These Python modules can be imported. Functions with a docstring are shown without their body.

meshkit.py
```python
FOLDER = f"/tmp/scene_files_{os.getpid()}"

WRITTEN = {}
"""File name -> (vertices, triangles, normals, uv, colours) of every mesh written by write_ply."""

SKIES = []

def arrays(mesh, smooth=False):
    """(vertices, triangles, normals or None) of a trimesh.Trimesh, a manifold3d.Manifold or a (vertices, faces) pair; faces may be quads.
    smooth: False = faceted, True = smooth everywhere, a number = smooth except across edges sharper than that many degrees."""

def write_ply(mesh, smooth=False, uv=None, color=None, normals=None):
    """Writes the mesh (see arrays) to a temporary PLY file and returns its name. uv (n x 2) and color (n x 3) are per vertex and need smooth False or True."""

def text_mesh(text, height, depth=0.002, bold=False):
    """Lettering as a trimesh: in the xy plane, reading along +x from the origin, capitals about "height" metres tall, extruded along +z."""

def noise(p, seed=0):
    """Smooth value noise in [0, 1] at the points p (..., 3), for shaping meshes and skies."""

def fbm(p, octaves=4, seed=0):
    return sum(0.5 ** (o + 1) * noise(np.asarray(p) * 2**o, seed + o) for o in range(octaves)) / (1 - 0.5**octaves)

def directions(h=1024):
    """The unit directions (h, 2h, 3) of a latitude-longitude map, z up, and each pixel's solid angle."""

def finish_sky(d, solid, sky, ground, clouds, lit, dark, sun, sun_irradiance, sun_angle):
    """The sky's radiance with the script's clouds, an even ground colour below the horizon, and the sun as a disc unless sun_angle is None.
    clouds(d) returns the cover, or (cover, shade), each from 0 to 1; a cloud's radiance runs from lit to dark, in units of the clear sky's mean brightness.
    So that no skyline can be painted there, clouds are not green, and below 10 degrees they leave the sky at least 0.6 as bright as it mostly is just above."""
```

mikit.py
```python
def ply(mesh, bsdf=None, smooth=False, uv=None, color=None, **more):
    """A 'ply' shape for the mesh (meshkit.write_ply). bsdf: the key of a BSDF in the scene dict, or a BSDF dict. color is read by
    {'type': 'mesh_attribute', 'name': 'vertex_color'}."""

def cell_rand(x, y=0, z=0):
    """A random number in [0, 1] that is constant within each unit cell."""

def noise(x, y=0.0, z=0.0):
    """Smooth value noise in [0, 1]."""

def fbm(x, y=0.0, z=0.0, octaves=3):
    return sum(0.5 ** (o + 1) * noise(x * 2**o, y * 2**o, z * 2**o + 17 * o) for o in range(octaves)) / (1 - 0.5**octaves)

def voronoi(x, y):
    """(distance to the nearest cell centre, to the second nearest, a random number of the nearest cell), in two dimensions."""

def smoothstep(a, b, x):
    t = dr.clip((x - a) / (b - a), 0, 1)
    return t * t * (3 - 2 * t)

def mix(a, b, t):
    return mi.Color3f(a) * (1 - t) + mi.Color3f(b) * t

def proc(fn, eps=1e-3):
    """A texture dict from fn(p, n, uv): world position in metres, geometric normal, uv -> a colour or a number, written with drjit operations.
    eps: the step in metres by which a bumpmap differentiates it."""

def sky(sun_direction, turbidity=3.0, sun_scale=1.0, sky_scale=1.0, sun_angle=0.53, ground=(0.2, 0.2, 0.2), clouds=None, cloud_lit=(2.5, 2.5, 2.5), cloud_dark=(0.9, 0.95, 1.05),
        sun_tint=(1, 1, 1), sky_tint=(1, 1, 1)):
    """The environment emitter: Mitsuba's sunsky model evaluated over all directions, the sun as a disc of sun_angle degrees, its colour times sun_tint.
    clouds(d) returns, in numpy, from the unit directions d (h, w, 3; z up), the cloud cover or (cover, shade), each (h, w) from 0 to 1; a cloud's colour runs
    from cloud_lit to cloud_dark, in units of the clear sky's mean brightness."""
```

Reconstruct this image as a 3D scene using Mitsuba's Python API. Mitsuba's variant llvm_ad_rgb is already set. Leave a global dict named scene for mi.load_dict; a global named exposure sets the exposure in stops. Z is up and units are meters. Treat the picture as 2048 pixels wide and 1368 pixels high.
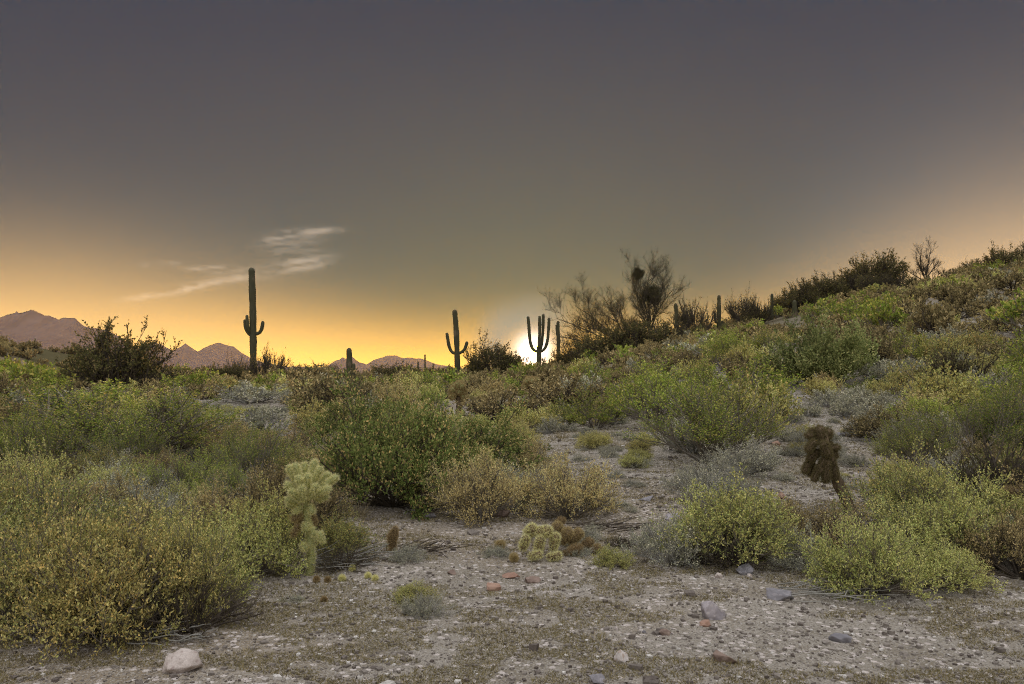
"""Desert flat at sunset: saguaros against the glow, a shrubby hillside on the right, hazy ranges on the left, a teddy bear cholla in the gravel in front."""
import math, sys
import numpy as np, trimesh
import drjit as dr
import mitsuba as mi
import mikit, meshkit
from mikit import proc, fbm, noise, mix, smoothstep, voronoi, cell_rand
from scipy.interpolate import PchipInterpolator

T = mi.ScalarTransform4f
scene, labels = {}, {}

# ------------------------------------------------------------------ camera
EYE = np.array([0.0, 0.0, 1.5])
FPX, PITCH = 1607.0, math.radians(2.28)            # focal length in pixels of the 2048 px photograph
scene['haze_air'] = {'type': 'homogeneous', 'albedo': {'type': 'rgb', 'value': (.95, .95, .95)}, 'sigma_t': 2.5e-5, 'phase': {'type': 'hg', 'g': .4}}
scene['camera'] = {'type': 'perspective', 'fov': 2 * math.degrees(math.atan(1024 / FPX)), 'fov_axis': 'x', 'near_clip': .05, 'far_clip': 60000.0,
                   'to_world': T().look_at(origin=EYE.tolist(), target=[0, math.cos(PITCH), 1.5 + math.sin(PITCH)], up=[0, 0, 1]),
                   'medium': {'type': 'ref', 'id': 'haze_air'}}

# ------------------------------------------------------------------ sky and sun
exposure = 2.4
SUN_AZ, SUN_EL = math.radians(1.55), math.radians(1.6)
SUN = np.array([math.sin(SUN_AZ) * math.cos(SUN_EL), math.cos(SUN_AZ) * math.cos(SUN_EL), math.sin(SUN_EL)])


def sstep(a, b, x):
    t = np.clip((x - a) / (b - a), 0, 1)
    return t * t * (3 - 2 * t)


def cirrus(az, el):
    """Two wind-combed streaks of cirrus low in the south-west, given by their own places in the sky."""
    out = np.zeros_like(az)
    #  from (azimuth, elevation) to (azimuth, elevation), width, strength
    for a0, e0, a1, e1, w, k in ((-26.2, 4.6, -17.0, 6.9, .34, .95), (-21.5, 6.7, -18.0, 6.9, .40, .5), (-25.0, 7.0, -22.4, 7.3, .16, .7), (-22.8, 6.95, -19.0, 7.15, .2, .6),
                                 (-18.6, 6.6, -13.0, 7.9, .6, .6), (-17.8, 8.95, -13.4, 9.4, .55, .85), (-17.0, 8.2, -12.4, 8.1, .5, .7), (-16.6, 9.7, -11.6, 10.0, .26, .85), (-16.2, 7.5, -12.8, 7.6, .4, .6)):
        t = ((az - a0) * (a1 - a0) + (el - e0) * (e1 - e0)) / ((a1 - a0) ** 2 + (e1 - e0) ** 2)
        tc = np.clip(t, 0, 1)
        dist = np.hypot(az - a0 - tc * (a1 - a0), (el - e0 - tc * (e1 - e0)) * 1.3)
        out = out + k * np.exp(-(dist / w) ** 2) * np.sin(np.pi * np.clip(t, .03, .97)) ** .7
    wisp = meshkit.fbm(np.stack([az * .5 + el * .7, el * 5.0 - az * .9, az * 0 + 3], -1), 5)
    return np.clip(out, 0, 1.2) * np.clip((wisp - .33) * 3.2, 0, 1.3)


def clouds(d):
    """Sunset glow along the skyline, the sun's aureole, cirrus, and pale fill light added overhead and behind the camera: (cover, shade)."""
    el = np.degrees(np.arcsin(np.clip(d[..., 2], -1, 1)))
    az = np.degrees(np.arctan2(d[..., 0], d[..., 1]))
    n = meshkit.fbm(np.stack([az / 30, el / 9, el * 0 + 1], -1), 4) - .5
    side = np.abs((az - 2 + 180) % 360 - 180)
    far = sstep(6, 34, side)
    high = 2.0 + 1.6 * far + 1.2 * sstep(13, 34, az) * sstep(120, 60, az) + .6 * n
    glow = (1.0 - .12 * far - .5 * sstep(40, 110, side)) * np.exp(-(np.maximum(el, 0) / (1.22 * high)) ** 1.45)
    glow = glow + .009 * np.exp(-((el - 15) / 9) ** 2) + .008
    # added fill: sky overhead and behind the camera made brighter to light the foreground
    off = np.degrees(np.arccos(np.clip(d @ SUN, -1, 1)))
    added_fill = 1 - (1 - sstep(27, 68, el)) * (1 - .45 * sstep(90, 135, off))
    glow = glow + .115 * added_fill
    pale = .0415 * added_fill + .0036 * np.exp(-(el / 8) ** 2) * far * sstep(90, 45, side) + .0042 * np.exp(-(el / 12) ** 2) * sstep(14, 34, az) * sstep(80, 45, az)
    # the sun's aureole
    ex, ey = az - .55 - .22 * (el - 1.6), el - 1.7
    rough = meshkit.fbm(np.stack([az * 1.1, el * 1.1, el * 0 + 9], -1), 3) - .5
    blob = sstep(1.2, .5, (np.abs(ex / 3.5) ** 2.6 + np.abs(ey / 3.8) ** 2.6) ** (1 / 2.6) + .10 * rough)
    glow = glow * (1 - .85 * blob * sstep(.8, 2.8, off))
    pale = pale * (1 - blob) + blob * (.0042 + .06 * sstep(2.4, .2, off) ** 2)
    c = np.clip(cirrus(az, el), 0, 1)
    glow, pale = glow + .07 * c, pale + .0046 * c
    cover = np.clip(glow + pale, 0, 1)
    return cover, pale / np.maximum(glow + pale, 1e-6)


# shade 0 is the sunset glow, shade 1 the bright pale of the aureole, cirrus and added fill
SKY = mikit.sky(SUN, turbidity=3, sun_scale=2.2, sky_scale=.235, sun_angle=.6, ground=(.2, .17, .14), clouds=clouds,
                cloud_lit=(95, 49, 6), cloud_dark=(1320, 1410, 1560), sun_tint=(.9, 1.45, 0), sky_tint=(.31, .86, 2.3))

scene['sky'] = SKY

# ------------------------------------------------------------------ terrain
PY = PchipInterpolator([-400, 0, 5, 8, 12, 20, 30, 45, 75, 110, 180, 300, 2e4], [0, 0, 0, .05, .155, .42, .66, .88, 1, .8, .3, 0, 0])
ZX = PchipInterpolator([-2e4, -60, -10, 0, 3.7, 8.2, 17.5, 31.5, 48, 75, 110, 400, 2e4], [.8, .8, .85, 1.0, 1.6, 3.0, 4.8, 8.4, 10.3, 13, 14, 4, 4])


def height(x, y):
    x, y = np.asarray(x, float), np.asarray(y, float)
    r = np.hypot(x, y)
    z = ZX(x) * PY(y)
    z = z + 4.6 * sstep(-41, -64, x) * np.exp(-((y - 95) / 32) ** 2)
    p = np.stack([x, y, x * 0], -1)
    z = z + (meshkit.fbm(p * .9 + 50, 3, 4) - .5) * .10 * sstep(60, 20, r)
    z = z + (meshkit.fbm(p * .16 + 90, 3, 7) - .5) * .7 * sstep(9, 26, r) * sstep(400, 150, r)
    z = z + (meshkit.fbm(p * .004 + 30, 3, 9) - .5) * 6 * sstep(200, 900, r) - 3.0 * sstep(110, 400, r)
    return z


def ray(px, py):
    """The direction, scaled to one metre forward, of a point of the 2048 x 1368 photograph."""
    u, v = (px - 1024) / FPX, (684 - py) / FPX
    d = np.array([u, math.cos(PITCH) - v * math.sin(PITCH), math.sin(PITCH) + v * math.cos(PITCH)])
    return d / d[1]


_Y = np.exp(np.linspace(math.log(2.0), math.log(160), 1500))


def ground(px, py):
    d = ray(px, py)
    P = EYE + d * _Y[:, None]
    below = P[:, 2] < height(P[:, 0], P[:, 1])
    i = int(np.argmax(below)) if below.any() else len(_Y) - 1
    return np.array([P[i, 0], P[i, 1], float(height(P[i, 0], P[i, 1]))])


def stand(px, y):
    """The ground point y metres ahead in the direction of a column of the photograph."""
    x = ray(px, 748)[0] * y
    return np.array([x, y, float(height(x, y))])


def pixel(p):
    q = np.asarray(p) - EYE
    f, w = q[..., 1] * math.cos(PITCH) + q[..., 2] * math.sin(PITCH), -q[..., 1] * math.sin(PITCH) + q[..., 2] * math.cos(PITCH)
    return 1024 + FPX * q[..., 0] / f, 684 - FPX * w / f


def add(key, shape, label=None, category=None, group=None, kind=None):
    scene[key] = shape
    tag(key, label, category, group, kind)
    return key


def tag(key, label=None, category=None, group=None, kind=None):
    d = {k: v for k, v in dict(label=label, category=category, group=group, kind=kind).items() if v}
    if d:
        labels[key] = d


_COUNT = {}


def numbered(name):
    n = _COUNT.get(name, 0)
    _COUNT[name] = n + 1
    return name if n == 0 else f'{name}_{n:03d}'


# ------------------------------------------------------------------ materials
def thin(name, fn, trans=.38, rough=.7):
    scene[name] = {'type': 'principledthin', 'base_color': proc(fn), 'roughness': rough, 'diff_trans': trans, 'eta': 1.3, 'spec_trans': 0.0}


def matte(name, fn, rough=None, bump=None):
    b = {'type': 'diffuse', 'reflectance': proc(fn)} if rough is None else {'type': 'principled', 'base_color': proc(fn), 'roughness': rough, 'specular': .3}
    if bump:
        b = {'type': 'bumpmap', 'arbitrary': proc(bump[0], eps=bump[2]), 'scale': bump[1], 'bsdf': b}
    scene[name] = {'type': 'twosided', 'bsdf': b}


def spinemat(a, b):
    return lambda p, n, uv: mix(a, b, uv.x) * (.78 + .3 * uv.y)


def leafmat(a, b, c, scale=.9, rare=.86):
    """Leaf colours: each leaf its own mix of a and b, some leaves c, and every plant a little different from the next."""
    def fn(p, n, uv):
        plant = noise(p.x * scale, p.y * scale, p.z * scale * .5)
        t = dr.clip(uv.x * .85 + (plant - .5) * .55 + .08, 0, 1)
        col = mix(a, b, t)
        stand = noise(p.x * .7 + 31, p.y * .7, 5)
        return dr.minimum(mix(col, c, smoothstep(rare, rare + .02, uv.y)) * (.42 + 1.0 * uv.y) * (.62 + .72 * stand), .85)
    return fn


thin('mat_bursage_leaf', leafmat((.40, .48, .16), (.74, .62, .24), (.80, .54, .19), rare=.89))
thin('mat_dry_leaf', leafmat((.48, .43, .19), (.74, .58, .27), (.76, .50, .22), rare=.9))
thin('mat_creosote_leaf', leafmat((.25, .39, .065), (.52, .53, .12), (.64, .54, .17)), .8)
thin('mat_green_leaf', leafmat((.15, .22, .06), (.29, .32, .10), (.44, .34, .14), 1.6))
thin('mat_gray_leaf', leafmat((.40, .43, .30), (.54, .50, .34), (.58, .54, .40)))
thin('mat_scrub_leaf', leafmat((.28, .25, .12), (.44, .35, .165), (.5, .4, .2), .25))
thin('mat_verde_leaf', leafmat((.27, .34, .12), (.42, .45, .18), (.48, .46, .2)), .8)
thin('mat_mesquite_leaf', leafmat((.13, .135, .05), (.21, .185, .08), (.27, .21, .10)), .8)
thin('mat_mistletoe_leaf', leafmat((.055, .055, .025), (.10, .09, .04), (.12, .10, .05)), .4)
thin('mat_straw', leafmat((.36, .30, .17), (.50, .43, .27), (.30, .24, .12)), .7)
thin('mat_blossom', leafmat((.66, .58, .22), (.72, .66, .36), (.72, .68, .46)), .8)
thin('mat_pale_spine', spinemat((.90, .87, .42), (.92, .90, .60)), 1.0, .45)
thin('mat_tan_spine', spinemat((.50, .40, .19), (.68, .57, .30)), .9, .5)
thin('mat_olive_spine', spinemat((.19, .165, .08), (.33, .28, .14)), .8, .5)
thin('mat_rust_spine', spinemat((.38, .28, .14), (.56, .44, .23)), .8, .5)
matte('mat_twig', lambda p, n, uv: mix((.11, .095, .075), (.30, .27, .22), noise(p.x * 9, p.y * 9, p.z * 5)))
matte('mat_gray_twig', lambda p, n, uv: mix((.22, .22, .19), (.42, .41, .37), noise(p.x * 9, p.y * 9, p.z * 5)))
matte('mat_dark_twig', lambda p, n, uv: mix((.06, .05, .04), (.13, .11, .085), noise(p.x * 9, p.y * 9, p.z * 5)))
matte('mat_green_twig', lambda p, n, uv: mix((.09, .11, .04), (.17, .17, .075), noise(p.x * 5, p.y * 5, p.z * 4)))
matte('mat_saguaro', lambda p, n, uv: mix(mix((.055, .058, .028), (.095, .09, .045), fbm(p.x * 3, p.y * 3, p.z * 2)), (.16, .13, .08), smoothstep(.62, .74, fbm(p.x * 2.2 + 9, p.y * 2.2, p.z * 1.1, 3))), .6)
matte('mat_cholla_joint', lambda p, n, uv: mix((.26, .29, .11), (.38, .40, .18), fbm(p.x * 40, p.y * 40, p.z * 40)), .6)
matte('mat_cholla_bark', lambda p, n, uv: mix((.07, .055, .04), (.25, .19, .12), fbm(p.x * 45, p.y * 45, p.z * 18)))
matte('mat_dead_joint', lambda p, n, uv: mix((.10, .075, .045), (.21, .155, .09), fbm(p.x * 40, p.y * 40, p.z * 40)))


def soil(p, n, uv):
    big = fbm(p.x * .35, p.y * .35, 3, 4)
    mid = fbm(p.x * 2.3, p.y * 2.3, 7, 4)
    d1, d2, r1 = voronoi(p.x * 70, p.y * 70)
    e1, e2, r2 = voronoi(p.x * 22 + 5, p.y * 22)
    col = mix((.23, .20, .145), (.335, .305, .25), smoothstep(.25, .7, mid))
    col = mix(col, (.27, .21, .135), smoothstep(.48, .72, big) * .6)
    grain = mix((.13, .11, .09), (.55, .52, .46), r1)
    col = mix(col, grain, .7 * smoothstep(.6, .3, d1))
    col = mix(col, mix((.24, .19, .16), (.6, .55, .5), r2), smoothstep(.72, .76, r2) * smoothstep(.45, .30, e1))
    far = smoothstep(28, 90, dr.sqrt(p.x * p.x + p.y * p.y))
    scrub = mix((.13, .115, .06), (.30, .24, .16), smoothstep(.45, .62, fbm(p.x * .05, p.y * .05, 1, 4)))
    return mix(col, scrub, far)


def soil_bump(p, n, uv):
    d1, d2, r1 = voronoi(p.x * 70, p.y * 70)
    return .009 * r1 * smoothstep(.6, .1, d1) + .03 * fbm(p.x * 7, p.y * 7, 2, 4)


matte('mat_soil', soil, bump=(soil_bump, 1.0, .004))


def stonecol(a, b, vein):
    def fn(p, n, uv):
        t = fbm(p.x * 14, p.y * 14, p.z * 14, 4)
        col = mix(a, b, smoothstep(.3, .7, t))
        return mix(col, vein, smoothstep(.66, .74, noise(p.x * 50, p.y * 50, p.z * 50)) * .6)
    return fn


def stone_bump(p, n, uv):
    return .02 * fbm(p.x * 20, p.y * 20, p.z * 20, 4)


for nm, a, b, v in (('pale', (.44, .385, .34), (.58, .52, .47), (.36, .29, .26)), ('white', (.52, .47, .43), (.68, .64, .60), (.45, .33, .24)), ('gray', (.27, .25, .26), (.42, .39, .40), (.5, .47, .45)),
                    ('brown', (.19, .14, .115), (.29, .22, .18), (.34, .27, .22)), ('red', (.32, .20, .15), (.42, .285, .215), (.33, .2, .14)), ('slate', (.20, .195, .205), (.31, .30, .315), (.37, .35, .36))):
    matte(f'mat_stone_{nm}', stonecol(a, b, v), bump=(stone_bump, 1.0, .003))
matte('mat_pebble', lambda p, n, uv: mix(mix((.13, .11, .095), (.34, .31, .27), uv.x), (.62, .60, .55), smoothstep(.90, .94, uv.y)) * (.8 + .4 * noise(p.x * 120, p.y * 120, p.z * 120)))
matte('mat_ground_cover', lambda p, n, uv: mix(mix((.15, .135, .06), (.31, .255, .125), uv.x), (.44, .37, .23), smoothstep(.86, .9, uv.y)))
matte('mat_mountain', lambda p, n, uv: mix((.13, .08, .07), (.21, .14, .125), fbm(p.x * .006, p.y * .006, p.z * .012, 5)))

# ------------------------------------------------------------------ mesh tools
def unit(v):
    return v / np.maximum(np.linalg.norm(v, axis=-1, keepdims=True), 1e-9)


class Mesh:
    """Collects vertices, triangles and one random uv for each leaf, pebble or twig."""
    def __init__(self):
        self.v, self.f, self.uv, self.n = [], [], [], 0

    def put(self, v, f, uv=None):
        v = np.asarray(v, float).reshape(-1, 3)
        self.v.append(v)
        self.f.append(np.asarray(f, int).reshape(-1, 3) + self.n)
        self.uv.append(np.zeros((len(v), 2)) if uv is None else uv)
        self.n += len(v)
        return self

    def arrays(self):
        return np.vstack(self.v), np.vstack(self.f), np.vstack(self.uv)

    def ply(self, mat, smooth=False):
        v, f, uv = self.arrays()
        return mikit.ply((v, f), mat, smooth=smooth, uv=uv)


def tubes(m, P, R, sides=4, rng=None):
    """Tubes along polylines P (N, n, 3) of radii R (N, n)."""
    N, n = P.shape[:2]
    if N == 0:
        return m
    ax = unit(P[:, -1] - P[:, 0])
    a = unit(np.cross(ax, np.where(np.abs(ax[:, 2:]) < .9, [0, 0, 1.0], [1.0, 0, 0])))
    b = np.cross(ax, a)
    t = np.arange(sides) * 2 * np.pi / sides
    ring = np.cos(t)[None, :, None] * a[:, None] + np.sin(t)[None, :, None] * b[:, None]
    V = P[:, :, None] + R[:, :, None, None] * ring[:, None]
    i, j = np.meshgrid(np.arange(n - 1), np.arange(sides), indexing='ij')
    q = np.stack([i * sides + j, i * sides + (j + 1) % sides, (i + 1) * sides + (j + 1) % sides, (i + 1) * sides + j], -1).reshape(-1, 4)
    F = np.vstack([q[:, [0, 1, 2]], q[:, [0, 2, 3]]])
    F = F[None] + (np.arange(N) * n * sides)[:, None, None]
    return m.put(V, F)


def spikes(m, P0, P1, r, rng, uv=True):
    """Three-sided cones from P0 to a point at P1."""
    N = len(P0)
    ax = unit(P1 - P0)
    a = unit(np.cross(ax, unit(rng.normal(size=(N, 3)))))
    b = np.cross(ax, a)
    r = np.broadcast_to(r, (N,))[:, None]
    V = np.stack([P0 + a * r, P0 + (-.5 * a + .866 * b) * r, P0 + (-.5 * a - .866 * b) * r, P1], 1)
    F = np.array([[0, 1, 3], [1, 2, 3], [2, 0, 3]])[None] + (np.arange(N) * 4)[:, None, None]
    return m.put(V, F, np.repeat(rng.random((N, 2)), 4, 0))


def blades(m, P, D, L, W, rng):
    """Single thin triangles (spines, grass tips)."""
    N = len(P)
    s = unit(np.cross(D, unit(rng.normal(size=(N, 3))))) * (np.broadcast_to(W, (N,))[:, None] / 2)
    V = np.stack([P - s, P + s, P + D * np.broadcast_to(L, (N,))[:, None]], 1)
    return m.put(V, np.arange(3 * N).reshape(-1, 3), np.repeat(rng.random((N, 2)), 3, 0))


def leaves(m, P, D, L, W, rng):
    """Small pointed leaves of four corners, folded a little along the middle."""
    N = len(P)
    L, W = np.broadcast_to(L, (N,))[:, None], np.broadcast_to(W, (N,))[:, None]
    s = unit(np.cross(D, unit(rng.normal(size=(N, 3)))))
    k = np.cross(s, D) * W * .25
    mid = P + D * L * .5
    V = np.stack([P, mid + s * W / 2 + k, P + D * L, mid - s * W / 2 + k], 1)
    F = np.array([[0, 1, 2], [0, 2, 3]])[None] + (np.arange(N) * 4)[:, None, None]
    return m.put(V, F, np.repeat(rng.random((N, 2)), 4, 0))


def grow(P, R, k, t0, t1, L, ang, up, rng, n=3, r=.6, wig=.12, bend=.2, taper=.45):
    """k children on each of the branches P (N, m, 3)."""
    N, m = P.shape[:2]
    t = rng.uniform(t0, t1, (N, k))
    i = np.minimum((t * (m - 1)).astype(int), m - 2)
    w = (t * (m - 1) - i)[..., None]
    row = np.arange(N)[:, None]
    start = P[row, i] * (1 - w) + P[row, i + 1] * w
    d = unit(P[row, i + 1] - P[row, i])
    perp = unit(np.cross(d, rng.normal(size=d.shape)))
    a = ang * rng.uniform(.5, 1.3, (N, k, 1))
    d = unit(d * np.cos(a) + perp * np.sin(a) + np.array([0, 0, up]))
    L = np.broadcast_to(np.asarray(L, float).reshape(-1, 1), (N, 1)) if np.ndim(L) else L
    ln = (L * rng.uniform(.6, 1.2, (N, k)) * (1.2 - .45 * t))[..., None, None]
    s = np.linspace(0, 1, n)[None, None, :, None]
    C = start[:, :, None] + d[:, :, None] * s * ln + np.array([0, 0, 1.0]) * bend * ln * s ** 2
    C = C + np.cumsum(rng.normal(size=C.shape) * wig * ln / n, axis=2) * (s > 0)
    r0 = (R[row, i] * (1 - w[..., 0]) + R[row, i + 1] * w[..., 0]) * r
    return C.reshape(N * k, n, 3), (r0[..., None] * np.linspace(1, taper, n)).reshape(N * k, n)


def dome(rng, n, Rw, Hh, fill=.75, spread=1.35, base=.08, pts=4, r0=.006, curve=.25):
    """Main stems of a shrub that fills a dome Rw wide and Hh high."""
    ct = rng.uniform(math.cos(spread), 1, n)
    st = np.sqrt(1 - ct ** 2)
    ph = rng.uniform(0, 2 * np.pi, n)
    lump = .8 + .45 * meshkit.noise(np.stack([np.cos(ph) * 1.6 + 5, np.sin(ph) * 1.6 + 5, ct * 2 + rng.uniform(0, 50)], -1))
    L = fill * lump * rng.uniform(.7, 1.08, n) / np.sqrt((st / Rw) ** 2 + (ct / Hh) ** 2)
    d = np.stack([st * np.cos(ph), st * np.sin(ph), ct], -1)
    p0 = np.stack([np.cos(ph), np.sin(ph), ph * 0], -1) * (rng.random(n) ** .5 * base * Rw)[:, None]
    s = np.linspace(0, 1, pts)[None, :, None]
    P = p0[:, None] + d[:, None] * s * L[:, None, None] + np.array([0, 0, 1.0]) * (curve * L * st)[:, None, None] * (s - s ** 2)
    P = P + np.cumsum(rng.normal(size=P.shape) * .035 * L[:, None, None], axis=1) * (s > 0)
    return P, np.broadcast_to(r0 * np.linspace(1, .5, pts), (n, pts)).copy(), L


def shrub(seed, Rw, Hh, n, twigs, fine, lpf, leaf, r0=.007, fill=.72, spread=1.4, ang=.7, sub=.34, fsub=.16, up=.15, stem='mat_twig', mat='mat_bursage_leaf', flowers=0, thick=1.0, bare=0.0, lw=.55, t0=.3):
    rng = np.random.default_rng(seed)
    P, R, L = dome(rng, n, Rw, Hh, fill, spread, r0=r0 * thick)
    P2, R2 = grow(P, R, twigs, t0, 1.0, L * sub / fill, ang, up, rng, r=.6)
    P3, R3 = grow(P2, R2, fine, .25, 1.0, fsub * (Rw + Hh) / 2, .75, up, rng, n=2, r=.7, wig=.05)
    for A in (P, P2, P3):
        A[..., 2] = np.maximum(A[..., 2], .01)
    st = Mesh()
    tubes(st, P, R, 4)
    tubes(st, P2, R2, 3)
    spikes(st, P3[:, 0], P3[:, 1], np.maximum(R3[:, 0], .0011 * thick), rng)
    lv = Mesh()
    N = len(P3)
    keep = rng.random(N) >= bare
    Q = P3[keep]
    t = rng.uniform(.15, 1.05, (len(Q), lpf, 1))
    C = Q[:, None, 0] * (1 - t) + Q[:, None, 1] * t
    D = unit(unit(Q[:, 1] - Q[:, 0])[:, None] * .6 + rng.normal(size=C.shape) * .6 + np.array([0, 0, .35]))
    C, D = C.reshape(-1, 3), D.reshape(-1, 3)
    sz = leaf * rng.uniform(.6, 1.35, len(C))
    leaves(lv, C, D, sz, sz * lw, rng)
    parts = {'stems': st.ply(stem), 'leaves': lv.ply(mat)}
    if flowers:
        fl = Mesh()
        k = rng.choice(len(P3), flowers)
        leaves(fl, P3[k, 1], unit(rng.normal(size=(flowers, 3)) + [0, 0, .5]), leaf * .8, leaf * .7, rng)
        parts['blossoms'] = fl.ply('mat_blossom')
    ext = np.percentile(np.abs(C[:, :2]), 97), np.percentile(C[:, 2], 99)
    return parts, ext


def grass_tuft(seed, n, Rw, Hh, w, mat='mat_straw'):
    rng = np.random.default_rng(seed)
    P, R, L = dome(rng, n, Rw, Hh, .95, 1.0, base=.35, pts=4, r0=w, curve=-.15)
    R = R * np.linspace(1, .15, 4)
    m = Mesh()
    ax = unit(P[:, -1] - P[:, 0])
    s = unit(np.cross(ax, rng.normal(size=ax.shape)))[:, None] * R[..., None]
    V = np.stack([P - s, P + s], 2)
    i = np.arange(3)
    q = np.stack([2 * i, 2 * i + 1, 2 * i + 3, 2 * i + 2], -1)
    F = np.vstack([q[:, [0, 1, 2]], q[:, [0, 2, 3]]])[None] + (np.arange(n) * 8)[:, None, None]
    m.put(V, F, np.repeat(rng.random((n, 2)), 8, 0))
    return {'blades': m.ply(mat)}, (Rw, Hh)

# ------------------------------------------------------------------ ground, mountains, air
def ground_sheet():
    r = np.concatenate([[0.0], np.exp(np.linspace(math.log(.6), math.log(14500), 330))])
    a = np.linspace(0, 2 * np.pi, 640, endpoint=False)
    R, A = np.meshgrid(r, a, indexing='ij')
    x, y = R * np.sin(A), R * np.cos(A)
    v = np.stack([x, y, height(x, y)], -1).reshape(-1, 3)
    i, j = np.meshgrid(np.arange(len(r) - 1), np.arange(len(a)), indexing='ij')
    j2, n = (j + 1) % len(a), len(a)
    q = np.stack([i * n + j, (i + 1) * n + j, (i + 1) * n + j2, i * n + j2], -1).reshape(-1, 4)
    return v, np.vstack([q[:, [0, 2, 1]], q[:, [0, 3, 2]]])


add('ground', mikit.ply(ground_sheet(), 'mat_soil', smooth=True), 'pale gravelly desert ground with tan soil running up the shrubby slope', kind='structure')


def mountain(key, dist, depth, prof, seed, label):
    """A ridge whose crest line follows (column, row) points of the skyline, dist metres away."""
    prof = np.array(prof, float)
    X = np.array([ray(c, 748)[0] * dist for c in prof[:, 0]])
    Z = np.array([ray(c, r)[2] * dist for c, r in prof])
    x = np.linspace(X[0], X[-1], 420)
    s = np.linspace(-1, 1, 61)
    z0 = np.interp(x, X, Z)
    z0 = z0 + (meshkit.fbm(np.stack([x / dist * 90, x * 0 + seed, x * 0], -1), 4, seed) - .5) * np.minimum(z0, .02 * dist) * .22
    XX, S = np.meshgrid(x, s, indexing='ij')
    p = np.stack([XX / dist * 26, S * 1.6, XX * 0], -1)
    ridge = 1 - np.abs(2 * meshkit.fbm(p + seed, 4, seed) - 1)
    wander = (meshkit.fbm(p * .7 + 40, 3, seed) - .5) * .5 * (1 - np.abs(S))
    fall = np.clip(1 - np.abs(S), 0, 1) ** 1.1
    h = z0[:, None] * fall * (1 - (1 - fall) * (1 - ridge) * 1.1)
    h += (meshkit.fbm(p * 7, 3, seed + 2) - .5) * .035 * z0[:, None] * fall
    V = np.stack([XX, dist + (S + wander) * depth, h - 6], -1).reshape(-1, 3)
    n = len(s)
    i, j = np.meshgrid(np.arange(len(x) - 1), np.arange(n - 1), indexing='ij')
    q = np.stack([i * n + j, (i + 1) * n + j, (i + 1) * n + j + 1, i * n + j + 1], -1).reshape(-1, 4)
    add(key, mikit.ply((V, np.vstack([q[:, [0, 1, 2]], q[:, [0, 2, 3]]])), 'mat_mountain', smooth=True), label, kind='structure')


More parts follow.
